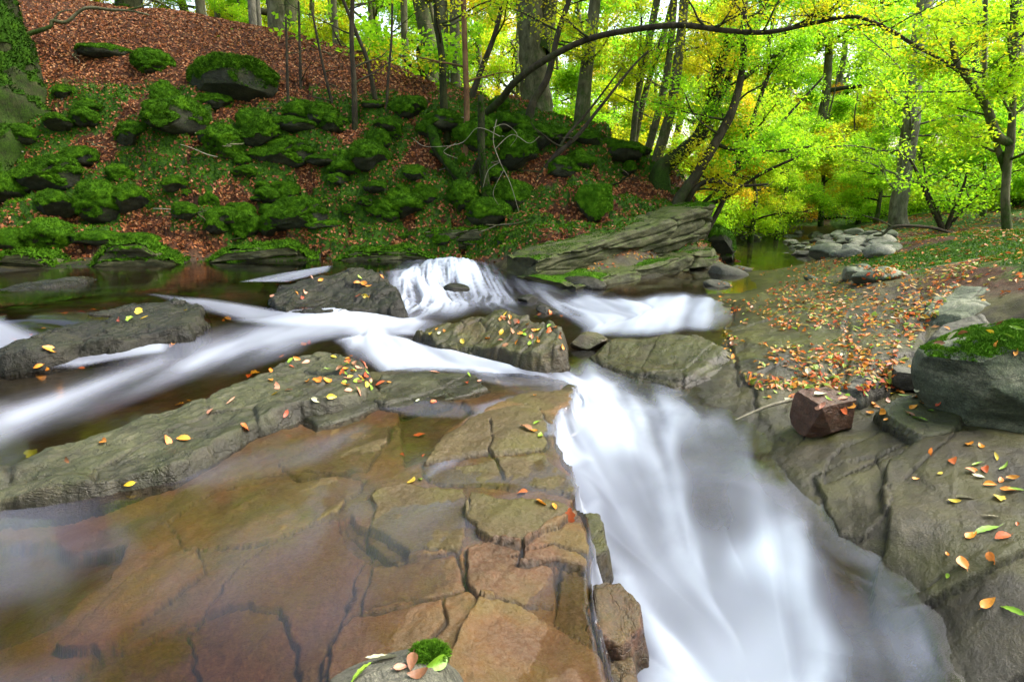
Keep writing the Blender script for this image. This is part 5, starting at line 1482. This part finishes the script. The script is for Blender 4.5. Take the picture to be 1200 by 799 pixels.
# --- trees of the wood behind: a few grown shapes, each tree its own copy and colour
TT = []
for i in range(6):
    rs = np.random.RandomState(500 + i)
    hgt = [11, 9, 12, 7, 10, 8][i]
    pts = [(0, 0, -.5)]
    for k in range(1, 7):
        pts.append((pts[-1][0] + rs.normal() * .18, pts[-1][1] + rs.normal() * .18, hgt * k / 6))
    rad = np.linspace(.17, .03, 7) * hgt / 9
    rad[0] *= 1.4
    tk = [tube(pts, rad, 30, 10, i, .05)]
    Q, R = smooth_path(pts, rad, 30)
    limbs, tips = [], []
    for k in range(15):
        s = rs.uniform(.12, .98)
        branch_off(Q, R, s, k * 2.4 + rs.uniform(-.4, .4), hgt * rs.uniform(.2, .36) * (1.15 - .5 * s), rs.uniform(-.05, .5), rs, 0, limbs, None, i * 50 + k, 2, tips)
    tips = [t + rs.normal(size=3) * .12 for t in tips]
    tm = tube_mesh('trunk', tk, M['bark_grey']); lm = tube_mesh('limbs', limbs, M['bark_dark'])
    cm = {}
    TT.append((tm, lm, tips, cm, hgt))


def wood_tree(i, fol, loc, rz, sc, label, group):
    tm, lm, tips, cm, hgt = TT[i]
    if fol not in cm:
        cm[fol] = crown_mesh('crown', tips, 26, .46, .115, M['fol_' + fol], 600 + i)
    r = tag(obj('beech_tree', None, None, loc, (0, 0, rz), (sc, sc, sc)), label, 'tree', group)
    obj('trunk', tm, r); obj('limbs', lm, r); obj('crown', cm[fol], r)
    return r


rsT = np.random.RandomState(9)
WG = 'leafy trees of the wood behind the stream'
FN = {'lime': 'lime green', 'gold': 'golden yellow', 'green': 'fresh green', 'orange': 'orange'}


def plant(px, Y, fol, sc, i=None, drop=0.0):
    x = (px - CX) / FPX * Y * 1.02
    z = float(ground_z(np.array([x]), np.array([float(Y)]))[0][0])
    i = int(rsT.randint(6)) if i is None else i
    zone = 'left of the crest trunks' if px < 520 else 'behind the crest trunks' if px < 780 else 'beyond the far bend' if px < 1000 else 'behind the right bank'
    dist = 'deep in the wood' if Y > 38 else 'at the near edge of the wood' if Y < 26 else 'in the wood'
    wood_tree(i, fol, (x, Y, z - .1 - drop), rsT.uniform(0, 6.3), sc * rsT.uniform(.9, 1.1), f'{FN[fol]} leaved tree {dist} {zone}', WG)


for px, Y, fol, sc in [
    (350, 28, 'gold', .9), (420, 26, 'gold', .8), (470, 30, 'lime', 1.0), (395, 36, 'green', 1.1), (300, 34, 'gold', 1.0), (520, 27, 'lime', .8), (560, 32, 'gold', 1.0), (600, 25, 'lime', .8), (640, 30, 'green', 1.0), (680, 27, 'lime', .9), (720, 24, 'gold', .8), (760, 28, 'lime', .9), (200, 32, 'gold', 1.0), (100, 36, 'lime', 1.1),
    (800, 24, 'gold', .75), (840, 27, 'lime', .8), (880, 30, 'gold', .8), (900, 34, 'orange', .75), (925, 36, 'orange', .6), (860, 38, 'lime', 1.1), (950, 38, 'lime', .9), (985, 34, 'gold', .8), (1010, 40, 'lime', 1.1), (930, 46, 'gold', 1.3), (980, 48, 'lime', 1.4),
    (1040, 26, 'lime', .75), (1085, 24, 'green', .7), (1120, 22, 'lime', .7), (1160, 21, 'green', .7), (1210, 22, 'lime', .9), (1260, 24, 'green', 1.0), (1100, 32, 'gold', 1.0), (1150, 33, 'lime', 1.1), (1190, 36, 'gold', 1.2), (1060, 38, 'orange', .8), (1240, 36, 'green', 1.2), (1010, 30, 'green', .7), (1180, 28, 'green', .8),
    (450, 48, 'gold', 1.4), (540, 46, 'lime', 1.5), (620, 48, 'lime', 1.5), (700, 46, 'gold', 1.4), (780, 48, 'lime', 1.5), (860, 52, 'lime', 1.5), (1080, 50, 'lime', 1.5), (1160, 52, 'green', 1.6), (380, 52, 'lime', 1.5), (1260, 50, 'lime', 1.5), (310, 48, 'gold', 1.4), (660, 38, 'gold', 1.1), (740, 38, 'lime', 1.1), (580, 40, 'gold', 1.1), (500, 38, 'gold', 1.1), (810, 34, 'green', .9), (-50, 40, 'gold', 1.3), (1340, 28, 'green', 1.1), (1350, 45, 'lime', 1.5), (-150, 34, 'lime', 1.1)]:
    plant(px, Y, fol, sc)
# low bushes along the far bank
BG = 'leafy bushes along the far bank'
bt = []
for i in range(3):
    rs = np.random.RandomState(800 + i)
    limbs, tips = [], []
    Q = np.array([[0, 0, -.2], [0, 0, .1], [0, 0, .3]]); R = np.array([.05, .05, .05])
    for k in range(9):
        branch_off(Q, R, .6, k * .75 + rs.uniform(-.3, .3), rs.uniform(1.3, 2.4), rs.uniform(.25, 1.3), rs, 0, limbs, .03, k, 1, tips)
    bt.append((tube_mesh('stems', limbs, M['bark_dark']), tips, {}))


def bush(px, Y, fol, sc, where):
    i = int(rsT.randint(3))
    x = (px - CX) / FPX * Y * 1.02
    z = float(ground_z(np.array([x]), np.array([float(Y)]))[0][0])
    sm, tips, cm = bt[i]
    if fol not in cm: cm[fol] = crown_mesh('foliage', tips, 42, .42, .10, M['fol_' + fol], 820 + i)
    r = tag(obj('bush', None, None, (x, Y, z), (0, 0, rsT.uniform(0, 6.3)), (sc, sc, sc)), f'{FN[fol]} leafy bush {where}', 'bush', BG)
    obj('stems', sm, r); obj('foliage', cm[fol], r)


for px, Y, fol, sc in [(850, 22, 'lime', .8), (870, 25, 'green', .9), (890, 28, 'lime', 1.0), (905, 31, 'orange', 1.0), (925, 33, 'gold', .9), (945, 35, 'green', 1.0), (965, 34, 'lime', 1.0), (985, 31, 'lime', .9), (880, 32, 'gold', 1.3), (840, 26, 'lime', 1.2)]:
    bush(px, Y, fol, sc, 'beside the far pool')
for px, Y, fol, sc in [(1010, 24, 'lime', .8), (1035, 21, 'lime', .6), (1085, 19, 'lime', .6), (1110, 20, 'gold', .7), (1140, 18, 'green', .6), (1165, 17, 'green', .6), (1195, 16, 'lime', .6), (1225, 17, 'green', .8), (1060, 25, 'gold', .9), (1130, 25, 'green', 1.0), (1180, 23, 'lime', 1.0)]:
    bush(px, Y, fol, sc, 'behind the right bank')
for px, Y, fol, sc in [(350, 25, 'gold', .9), (400, 23, 'gold', .7), (460, 24, 'gold', .9), (520, 22, 'lime', .8), (580, 22, 'gold', .8), (650, 21, 'lime', .9), (700, 20, 'gold', .8), (750, 19, 'lime', .8), (790, 21, 'gold', .9), (815, 20, 'lime', .7), (440, 30, 'orange', .9)]:
    bush(px, Y, fol, sc, 'behind the crest of the bank')


# --- the trunks one sees one by one: (label, bark, [(px, py, half width px)...], distance or None, leaf tint, crown?)
def traced(name, label, bark, path, Y=None, lean=0.0, cat='tree', twigs=0, fol=None, seed=0, extra=(), group=None, flare=.5, twl=1.0, root=None, per=26, leaf=.075, twfrom=.35, sink=.12, fur=0, top=None, lump=.05):
    """a trunk grown through surveyed points at its own distance; limbs and leaves follow"""
    px0, py0, w0 = path[0]
    if Y is None:
        b = survey(px0, py0); Y = b[1] + .05
    rs = np.random.RandomState(seed + 900)
    pts = []; rad = []
    for k, (px, py, w) in enumerate(path):
        yy = Y + lean * k / max(len(path) - 1, 1)
        p = aty(px, py, yy)
        pts.append(p); rad.append(w * (.7 if bark == 'bark_grey' and w > 4 else 1.0) * yy / (FPX * (CP + .0)))
    b0 = pts[0].copy(); b0[2] -= sink + 2.2 * rad[0] * (flare > .3) * (rad[0] > .12)
    pts = [b0] + pts; rad = [rad[0] * 1.15] + rad
    r = tag(obj(name, None, None, tuple(pts[0])), label, cat, group)
    O = np.array(r.location)
    n = 18 + 8 * len(path)
    big_ = max(rad) > .12
    tb = tube(pts, rad, n, 48 if fur else 20 if big_ else 10, seed, lump if big_ else .03, flare)
    if fur: tb[0][:-1] += .05 * rad[0] * fbm3(tb[0][:-1, 0] * 5, tb[0][:-1, 1] * 5, tb[0][:-1, 2] * 3, 4, seed)[:, None]
    tk = obj('trunk', tube_mesh('trunk', [tb], M[bark], O), r)
    if fur:
        Ft = np.vstack([tb[1][:, [0, 1, 2]], tb[1][:, [0, 2, 3]]])
        mc = moss_coat(tb[0] - O, Ft, seed, thr=-.05, thick=.02 + .03 * (rad[0] > .3), blades=fur, blade=.03 + .03 * (rad[0] > .3), lumps=.8)
        if mc: obj('moss_coat', mesh_np('moss_coat', mc[0], mc[1], {'rnd': mc[2]}, mat=M['moss_dark']), r)
    if top:  # crown set above the frame, added for the shade it casts
        ti, tf_, ts_ = top
        cmm = TT[ti][3]
        if tf_ not in cmm: cmm[tf_] = crown_mesh('crown', TT[ti][2], 26, .46, .115, M['fol_' + tf_], 600 + ti)
        obj('crown', cmm[tf_], r, tuple(pts[-1] - O - np.array([0, 0, .8])), (0, 0, seed), (ts_,) * 3)
    Q, R = smooth_path(pts, rad, n)
    limbs, tips = [], []
    for e in extra:      # surveyed limbs: list of (px,py,w)
        ep = []; er = []
        for k, (px, py, w, dy) in enumerate(e):
            yy = Y + lean * .5 + dy
            ep.append(aty(px, py, yy)); er.append(w * yy / FPX)
        obj('limb', tube_mesh('limb', [tube(ep, er, 10 + 6 * len(e), 8, seed + 3, .04)], M[bark], O), r)
        q, rq = smooth_path(ep, er, 20)
        if fol:
            for t in range(5): branch_off(q, rq, rs.uniform(.3, 1.0), rs.uniform(0, 6.3), rs.uniform(.5, 1.1) * twl, rs.uniform(-.1, .4), rs, 0, limbs, max(rq[-1] * .6, .005), seed + t, 1, tips)
    for k in range(twigs):
        s = rs.uniform(twfrom, 1.0)
        branch_off(Q, R, s, rs.uniform(0, 6.3), rs.uniform(.8, 1.9) * twl, rs.uniform(.0, .7), rs, 0, limbs, min(R[int(s * (n - 1))] * .5, .03), seed + k, 1, tips)
    if limbs: obj('limbs', tube_mesh('limbs', limbs, M[bark if bark != 'bark_mossy' else 'bark_dark'], O), r)
    if fol and tips:
        obj('crown', crown_mesh('crown', [t - O for t in tips], per, .34, leaf, M['fol_' + fol], seed), r)
    return r


traced('beech_tree', 'huge moss covered tree base with flaring roots at the top left', 'bark_mossy', [(4, 120, 38), (-2, 70, 31), (-18, 10, 27), (-42, -90, 26), (-62, -200, 25)], None, .6, flare=.75, seed=1, fur=26000, lump=.12, top=(0, 'lime', 1.0))
traced('beech_tree', 'mossy trunk base at the top edge left of the big boulder', 'bark_mossy', [(150, 22, 13), (152, -10, 10), (156, -140, 9)], 19.6, 0, flare=.8, seed=2, fur=5000)
traced('beech_tree', 'grey trunk at the top edge above the big boulder', 'bark_grey', [(236, 18, 7), (234, -10, 6.5), (230, -160, 6)], 20.5, 0, seed=3)
traced('beech_tree', 'stout grey trunk standing on the crest right of the big boulder', 'bark_grey', [(326, 46, 15), (324, 20, 13), (320, -40, 12), (318, -170, 11)], 19.5, 0, seed=4)
for i, (px, py, w, lab) in enumerate([(297, 34, 4, 'thin pale trunk left of the stout crest trunk'), (304, 36, 3, 'very thin pale trunk close to the stout crest trunk'), (255, 20, 3, 'slender dark trunk at the top edge behind the crest'), (395, 62, 3.5, 'slender grey trunk behind the crest over the steep face'), (478, 95, 4, 'thin straight trunk behind the crest in the yellow wood')]):
    traced('beech_tree', lab, 'bark_pale' if i < 2 else 'bark_grey', [(px, py, w), (px - 4, py - 60, w * .9), (px - 6, -120, w * .8)], 22.5 + i * .5, 0, seed=5 + i)
traced('beech_tree', 'left stem of the grey twin trunks on the crest', 'bark_grey', [(521, 108, 9), (520, 60, 8), (518, 0, 8), (514, -150, 7)], 18.2, 0, seed=11)
traced('beech_tree', 'right stem of the grey twin trunks on the crest', 'bark_grey', [(534, 108, 8), (533, 60, 7.5), (533, 0, 7), (538, -150, 6)], 18.2, 0, seed=12)
traced('beech_tree', 'thick double grey trunk standing behind the hollow of the crest', 'bark_grey', [(628, 122, 24), (626, 90, 21), (622, 40, 19), (620, -20, 19), (612, -160, 16)], 17.6, 0, flare=.35, seed=13, top=(4, 'gold', 1.1), extra=[[(632, 60, 12, 0), (642, 10, 10, .2), (650, -120, 9, .3)]])
traced('beech_tree', 'leaning grey trunk at the right of the crest hollow', 'bark_grey', [(682, 134, 12), (686, 90, 10), (694, 30, 9), (702, -40, 8), (712, -160, 7)], 16.6, 0, seed=14, fol='gold', twigs=5, twl=1.1)
traced('beech_tree', 'slim trunk left of a pair on the crest slope', 'bark_grey', [(741, 170, 5), (748, 110, 4.5), (762, 40, 4), (782, -60, 3.5)], 17.0, 0, seed=15, fol='gold', twigs=5)
traced('beech_tree', 'slim trunk crossing its neighbour on the crest slope', 'bark_grey', [(742, 176, 5), (756, 110, 4.5), (778, 40, 4.5), (806, -60, 4)], 17.4, .3, seed=16, fol='lime', twigs=4)
traced('beech_tree', 'thick leaning grey trunk at the foot of the crest slope', 'bark_grey', [(768, 194, 8), (786, 130, 7.5), (796, 60, 7), (802, 0, 7), (810, -120, 6)], 15.9, 0, seed=17, fol='gold', twigs=5, top=(0, 'gold', 1.0))
traced('beech_tree', 'grey trunk leaning beside the low mossy trunk', 'bark_grey', [(757, 184, 6), (772, 130, 5.5), (784, 70, 5), (790, 0, 5), (796, -100, 5)], 16.3, .4, seed=18, top=(4, 'lime', .9), fol='lime', twigs=4)
traced('beech_tree', 'low mossy trunk sweeping right from the end of the bank', 'bark_mossy', [(776, 198, 9), (800, 178, 8), (822, 155, 7), (836, 110, 6), (852, 50, 5), (870, -50, 4)], 15.4, .6, seed=19, top=(0, 'lime', .9), fol='gold', twigs=8, extra=[[(828, 148, 5, 0), (850, 100, 4, .2), (880, 40, 3.5, .4), (905, -10, 2.5, .6)]])
traced('beech_tree', 'dark curved trunk forking over the end of the ledge', 'bark_dark', [(795, 236, 6), (816, 205, 5.5), (838, 168, 5), (858, 130, 4.5), (870, 80, 3.5), (872, 20, 3), (876, -60, 2.5)], 14.6, .4, seed=20, top=(2, 'gold', .8), fol='lime', twigs=8, extra=[[(838, 168, 2.5, .1), (860, 176, 2, 0), (900, 178, 1.7, -.2), (950, 172, 1, -.4)], [(872, 92, 2.5, .1), (900, 70, 2, .2), (925, 56, 1.3, .3)]])
traced('beech_tree', 'thin straight stem leaning right over the far pool', 'bark_dark', [(826, 276, 3), (850, 230, 2.7), (872, 170, 2.4), (900, 90, 2), (930, 20, 1.5)], 15.0, .5, seed=21, fol='lime', twigs=6, extra=[[(818, 242, 2.6, 0), (850, 232, 2.4, -.1), (890, 205, 1.8, -.3), (940, 182, 1.2, -.5)], [(822, 240, 2.2, 0), (860, 205, 2, 0), (910, 150, 1.6, .1), (965, 90, 1, .2)]])
traced('beech_tree', 'dark branch stem spreading low over the edge of the pool', 'bark_dark', [(800, 246, 3.4), (816, 220, 3), (836, 212, 2.6), (862, 218, 2), (900, 216, 1.2)], 14.8, -.6, seed=22, fol='gold', twigs=4, twl=.7)
# saplings on the face of the bank
traced('sapling', 'thin dark sapling standing on the steep face of the bank', 'bark_dark', [(416, 156, 3.4), (415, 100, 2.8), (412, 40, 2.4), (416, -60, 2)], None, 0, seed=31, twigs=4, twfrom=.5, fol='gold', per=14)
traced('sapling', 'crooked thin sapling left of the dark one on the steep face', 'bark_dark', [(440, 118, 2.6), (430, 70, 2.2), (418, 40, 2), (398, -10, 1.6)], None, 0, seed=32, twigs=3, twfrom=.5)
traced('sapling', 'slender sapling near the crest over the steep face', 'bark_dark', [(453, 132, 1.6), (455, 90, 1.4), (459, 40, 1.2), (460, -40, 1)], None, 0, seed=33, twigs=2, twfrom=.6)
traced('sapling', 'moss green sapling curving up beside reddish stem', 'bark_mossy', [(524, 162, 5), (520, 120, 4), (518, 70, 3.6), (512, 20, 3.2), (510, -70, 2.8)], None, .0, seed=34, twigs=3, twfrom=.6, fol='gold', per=14)
traced('sapling', 'reddish straight stem in front of the crest', 'bark_red', [(546, 186, 3.6), (547, 130, 3.2), (545, 60, 3), (541, -60, 2.6)], None, .0, seed=35, twigs=3, twfrom=.6, fol='gold', per=12)
traced('sapling', 'dark sapling leaning right over the crest hollow', 'bark_dark', [(552, 116, 3.6), (564, 82, 3), (580, 40, 2.6), (592, -10, 2.2), (604, -60, 2)], None, .2, seed=36, twigs=3, twfrom=.5, fol='gold', per=14)
traced('sapling', 'dark sapling leaning right before the thick double trunk', 'bark_dark', [(620, 140, 5), (626, 118, 4), (642, 90, 3.4), (654, 40, 3), (670, -10, 2.6), (684, -60, 2.2)], None, .2, seed=37, twigs=4, twfrom=.5, fol='lime', per=14)
for i, (px, py, px1, lab) in enumerate([(338, 130, 335, 'thin bare stem right of the big boulder'), (353, 112, 350, 'very thin bare stem on the leafy slope right of the big boulder'), (390, 125, 366, 'leaning bare stem on the leafy slope'), (745, 130, 752, 'thin bare stem behind the crest slope')]):
    traced('sapling', lab, 'bark_dark', [(px, py, 1.8), ((px + px1) / 2, py - 50, 1.4), (px1, py - 110, 1)], None if i < 3 else 17, 0, seed=38 + i, twigs=2, twl=.5)
traced('sapling', 'bare forked dark branch stem rising right from the ledge', 'bark_dark', [(628, 216, 4), (648, 186, 3), (676, 160, 2.4), (700, 130, 1.8), (740, 80, 1.2), (760, 60, .8)], None, .2, seed=44, twigs=3, twl=.6, extra=[[(646, 190, 2, 0), (664, 160, 1.6, 0), (690, 130, 1.3, .1), (728, 80, .8, .1)]])
# broken mossy snag with arching bough
traced('mossy_snag', 'mossy leaning trunk lying across the face down to the ledge', 'bark_mossy', [(568, 243, 7), (550, 225, 6), (530, 198, 5.5), (512, 172, 6), (505, 150, 5)], None, .9, cat='tree', seed=45, fur=5000, extra=[[(545, 215, 5, .1), (556, 200, 4, 0), (562, 186, 3, -.1)]])
traced('mossy_snag', 'upright dark mossy dead stem with a broken top', 'bark_mossy', [(572, 240, 6.5), (568, 210, 5), (564, 170, 4.2), (564, 140, 3.8), (563, 112, 3.2)], None, .0, cat='tree', seed=46, fur=4000)
traced('beech_tree', 'dark arching tree whose long bough sweeps over the stream to the right', 'bark_dark', [(568, 136, 4.5), (588, 116, 4), (604, 96, 3.7), (640, 70, 3.4), (690, 46, 3.2), (750, 34, 3), (800, 30, 3), (850, 36, 2.7), (900, 38, 2.5), (950, 28, 2.2), (1000, 20, 2), (1040, 34, 1.8), (1080, 58, 1.6), (1120, 78, 1.3), (1152, 86, .8)], None, -5.2, seed=47, fol='gold', twigs=26, twl=.8, flare=.0, per=9, leaf=.06, extra=[], twfrom=.3)
# pale bare twigs round the snag
tw = []
for pth in [[(582, 140, .9), (578, 165, .9), (586, 190, .8), (598, 215, .7), (608, 248, .5)], [(586, 160, .8), (560, 150, .6), (540, 168, .6), (500, 172, .5), (484, 162, .4)], [(580, 175, .7), (600, 158, .6), (620, 168, .5), (632, 160, .4)], [(586, 190, .6), (572, 200, .6), (566, 220, .4)], [(578, 150, .6), (592, 146, .5), (606, 158, .5), (598, 172, .3)], [(534, 168, .6), (520, 178, .5), (536, 186, .4)], [(590, 200, .5), (578, 225, .5), (584, 240, .3)]]:
    ep = [aty(a, b, 13.0 + .05 * k) for k, (a, b, c) in enumerate(pth)]
    tw.append(tube(ep, [.55 * c * 13.0 / FPX for a, b, c in pth], 24, 5, len(pth), .02))
tag(obj('dead_branch', tube_mesh('dead_branch', tw, M['twig'])), 'pale bare dead twigs hanging beside the mossy snag', 'branch')
tw = []
for pth in [[(34, 40, 2.6), (58, 32, 2.2), (62, 25, 2), (78, 26, 2), (100, 10, 1.8), (130, 12, 1.6), (152, 13, 1.2), (175, 18, .8)], [(150, 12, 1.2), (172, 6, 1), (180, 0, .9), (200, 10, .5)], [(62, 27, 1), (70, 15, .8), (84, 12, .5)]]:
    b = survey(34, 42)[1] - .25
    ep = [aty(x, y, b + .004 * (x - 34)) for x, y, w in pth]
    tw.append(tube(ep, [w * b / FPX for x, y, w in pth], 40, 6, 3, .04))
tag(obj('dead_branch', tube_mesh('dead_branch', tw, M['bark_grey'])), 'bare crooked branch reaching from the huge mossy tree over the slope', 'branch')
# right bank trees
traced('beech_tree', 'pale leaning trunk with a mossy foot at the far end of right bank', 'bark_pale', [(1056, 280, 11), (1052, 250, 9), (1060, 200, 8), (1068, 140, 8.5), (1076, 60, 8), (1090, -40, 7)], 15.5, .0, seed=51, fol='lime', twigs=16, twfrom=.3, twl=1.5, flare=.5, top=(4, 'lime', .9))
traced('beech_tree', 'forked grey brown trunk with mossy foot near the right edge', 'bark_grey', [(1180, 268, 7), (1178, 230, 6), (1181, 190, 6), (1184, 168, 6.5), (1187, 120, 4.5), (1188, 60, 4), (1190, -40, 3.5)], 11.5, .0, seed=52, fol='lime', twigs=14, twfrom=.4, twl=1.1, top=(2, 'lime', 1.0), extra=[[(1184, 168, 5, 0), (1168, 158, 4.8, 0), (1158, 130, 4.2, 0), (1140, 100, 4, -.1), (1122, 75, 3.2, -.2), (1115, 45, 2.4, -.3)], [(1178, 200, 3.5, .1), (1168, 170, 3, .1), (1156, 130, 2.5, .2), (1154, 60, 2.2, .3), (1156, -30, 2, .4)]])
traced('beech_tree', 'broad pale birch trunk between leaves behind forked tree', 'bark_pale', [(1138, 262, 11), (1138, 200, 10), (1142, 140, 10), (1146, 60, 9), (1150, -60, 8)], 21, 0, seed=53)
traced('beech_tree', 'straight pale trunk at the right edge behind forked tree', 'bark_pale', [(1197, 240, 5), (1194, 160, 5), (1192, 60, 5), (1192, -50, 4)], 18, 0, seed=54)
for i, pth in enumerate([[(1104, 268, 3), (1090, 240, 2.2), (1076, 205, 1.8), (1066, 186, 1)], [(1108, 270, 2.4), (1120, 240, 2), (1130, 215, 1.4), (1134, 196, .8)], [(1106, 270, 2), (1098, 245, 1.6), (1088, 225, 1.2), (1082, 190, .7)], [(1110, 268, 2), (1136, 238, 1.5), (1156, 220, .9)]]):
    traced('shrub_stem', ['dark bare stem leaning left in the thin shrub on right bank', 'dark bare stem leaning right in the thin shrub on right bank', 'middle bare stem of the thin shrub on right bank', 'low bare stem reaching right from the thin shrub on right bank'][i], 'bark_dark', pth, 13.0, -.1, cat='shrub', seed=60 + i, twigs=3, twl=.55, fol='lime', per=8, twfrom=.4, flare=0)
tw = [tube([aty(x, y, 12.2) for x, y, w in pth], [w * 12.2 / FPX for x, y, w in pth], 30, 7, 4, .04) for pth in [[(1024, 276, 1.2), (1034, 275, 1.6), (1046, 266, 1.8), (1070, 265, 1.8), (1096, 268, 1.8), (1116, 274, 1.6)], [(1046, 266, 1), (1030, 258, .8), (1010, 252, .5)], [(1036, 273, .8), (1022, 268, .5)]]]
tag(obj('fallen_branch', tube_mesh('fallen_branch', tw, M['bark_dark'])), 'dark fallen branch lying across the foot of pale leaning trunk', 'branch')
# twig between the rock and the red block
p0, p1 = at(862, 492, -.03), at(938, 466, .1)
tag(obj('fallen_branch', tube_mesh('fallen_branch', [tube([p0, (p0 + p1) / 2 + np.array([0, 0, .02]), p1], [.006, .012, .014], 20, 7, 2, .05)], M['twig'])), 'thin wet stick lying between the foam and the red brown block', 'branch')

# high canopy over the bank, carried by tall trees that stand up on it; unseen trees behind the viewer are added to shade the foreground
for i, (x, y, z0, fol, sc, lab) in enumerate([(-9, 27, 5.2, 'gold', 1.5, 'tall golden tree on the crest far left'), (-2.5, 21, 3.2, 'lime', 1.5, 'tall yellow green tree behind the middle crest')]):
    wood_tree([2, 0, 4][i], fol, (x, y, z0 - .2), 1.3 * i, sc, lab, WG)
for i, (x, y, fol) in enumerate([(-6.5, -3.5, 'gold'), (5.5, -5.0, 'lime'), (-1, -8.5, 'gold'), (-12, 2.5, 'lime'), (13.0, 2.0, 'lime')]):
    z = float(ground_z(np.array([float(x)]), np.array([float(y)]))[0][0])
    wood_tree([0, 2, 4, 2, 0][i], fol, (x, y, z - .1), i * 1.7, 1.25, ['golden tree on the bank behind the viewer', 'lime green tree on the right bank behind the viewer', 'golden tree further back behind the viewer', 'lime green tree beside the pool out of view', 'lime green tree on the right bank out of view'][i], WG)
for px, Y, fol, sc, i in [(40, 27, 'lime', .9, 0), (130, 26, 'gold', .8, 2), (210, 25, 'lime', .7, 4), (270, 26, 'gold', .8, 1), (320, 24, 'lime', .6, 5), (170, 33, 'gold', 1.1, 4), (260, 34, 'lime', 1.2, 2), (60, 36, 'gold', 1.2, 1), (450, 34, 'lime', 1.2, 2), (540, 36, 'gold', 1.3, 0)]:
    plant(px, Y, fol, sc, i)
# leafy young trees close behind the right bank and the far pool
for px, Y, fol, sc, i in [(1130, 15, 'lime', .5, 3), (1225, 13, 'green', .55, 3), (1010, 19, 'lime', .5, 3), (1100, 18, 'lime', .6, 5), (1170, 17, 'lime', .6, 1), (900, 24, 'lime', .7, 3), (950, 27, 'lime', .8, 5), (870, 22, 'lime', .6, 1), (1050, 22, 'lime', .75, 1), (930, 31, 'lime', 1.35, 2), (1000, 35, 'lime', 1.4, 0), (870, 33, 'lime', 1.3, 4), (1060, 33, 'lime', 1.3, 2), (960, 42, 'lime', 1.6, 0), (990, 25, 'gold', .7, 3), (840, 21, 'gold', .6, 5)]:
    plant(px, Y, fol, sc, i)

# sticks shed on the slope
stk = []
for i in range(3):
    rs = np.random.RandomState(70 + i)
    pp = [np.array([0, 0, 0.])]
    for k in range(4): pp.append(pp[-1] + np.array([.18, rs.normal() * .05, rs.normal() * .02]))
    q = pp[2] + np.array([.1, .14, .03])
    stk.append(tube_mesh('fallen_stick', [tube(pp, [.011, .010, .009, .007, .004], 16, 5, i, .05), tube([pp[2], (pp[2] + q) / 2, q], [.006, .005, .003], 8, 5, i, .05)], M[['bark_dark', 'twig', 'bark_grey'][i]]))
rs = np.random.RandomState(31)
for k in range(34):
    px = rs.uniform(20, 760); py = rs.uniform(40, 285) if px < 400 else rs.uniform(150, 275)
    b = survey(px, py)
    if b[1] > 21 or b[1] < 11: continue
    s_ = rs.uniform(.8, 2.2)
    o = obj('fallen_stick', stk[k % 3], None, (b[0], b[1], b[2] + .05), (rs.normal() * .25, rs.normal() * .3, rs.uniform(0, 6.3)), (s_,) * 3)
    tag(o, f"{['dark', 'pale', 'grey'][k % 3]} thin stick lying in the leaves {'high on the bank' if py < 130 else 'low on the bank'}", 'stick', 'sticks fallen on the leafy bank')

for i, (x, y, fol, lab) in enumerate([(8.0, -3.5, 'lime', 'lime green tree leaning over the stream from the right out of view'), (-7.5, 1.0, 'gold', 'golden tree overhanging the shelf from the left out of view')]):  # unseen trees added to shade the foreground stream
    z = float(ground_z(np.array([float(x)]), np.array([float(y)]))[0][0])
    wood_tree([0, 2][i], fol, (x, y, z - .1), i * 2.1, 1.3, lab, WG)
# ------------------------------------------------------------------ light, sky, camera
w = bpy.data.worlds.new('World'); SC.world = w; w.use_nodes = True
nt = w.node_tree; nt.nodes.clear()
sky = nt.nodes.new('ShaderNodeTexSky'); sky.sky_type = 'NISHITA'; sky.sun_disc = False
SUN_EL, SUN_AZ = math.radians(50), math.radians(84)
sky.sun_elevation = SUN_EL; sky.sun_rotation = SUN_AZ
sky.air_density = 1.6; sky.dust_density = 5.0; sky.ozone_density = 1.0
bg = nt.nodes.new('ShaderNodeBackground'); bg.inputs['Strength'].default_value = .14
out = nt.nodes.new('ShaderNodeOutputWorld')
hs = nt.nodes.new('ShaderNodeHueSaturation'); hs.inputs['Saturation'].default_value = .8
nt.links.new(sky.outputs[0], hs.inputs['Color']); nt.links.new(hs.outputs[0], bg.inputs[0]); nt.links.new(bg.outputs[0], out.inputs[0])
sl = bpy.data.lights.new('sun', 'SUN'); sl.energy = 2.2; sl.angle = math.radians(50); sl.color = (1, .97, .92)
so = bpy.data.objects.new('sun', sl); COL.objects.link(so)
d = Vector((math.sin(SUN_AZ) * math.cos(SUN_EL), math.cos(SUN_AZ) * math.cos(SUN_EL), math.sin(SUN_EL)))
so.rotation_euler = (-d).to_track_quat('-Z', 'Y').to_euler(); so.location = (0, 0, 30)

cam = bpy.data.cameras.new('camera'); co = bpy.data.objects.new('camera', cam); COL.objects.link(co)
cam.sensor_width = 36; cam.lens = FPX / 1200 * 36
co.location = (0, 0, CAMZ); co.rotation_euler = (PI / 2 - PITCH, 0, 0)
cam.clip_start = .05; cam.clip_end = 1500
SC.camera = co
SC.render.engine = 'CYCLES'
SC.cycles.use_denoising = True
SC.cycles.max_bounces = 8; SC.cycles.diffuse_bounces = 3; SC.cycles.glossy_bounces = 2; SC.cycles.transmission_bounces = 4; SC.cycles.transparent_max_bounces = 12
SC.cycles.sample_clamp_indirect = 6
SC.view_settings.view_transform = 'Standard'; SC.view_settings.look = 'None'
SC.view_settings.exposure = 2.05; SC.view_settings.gamma = 1.0
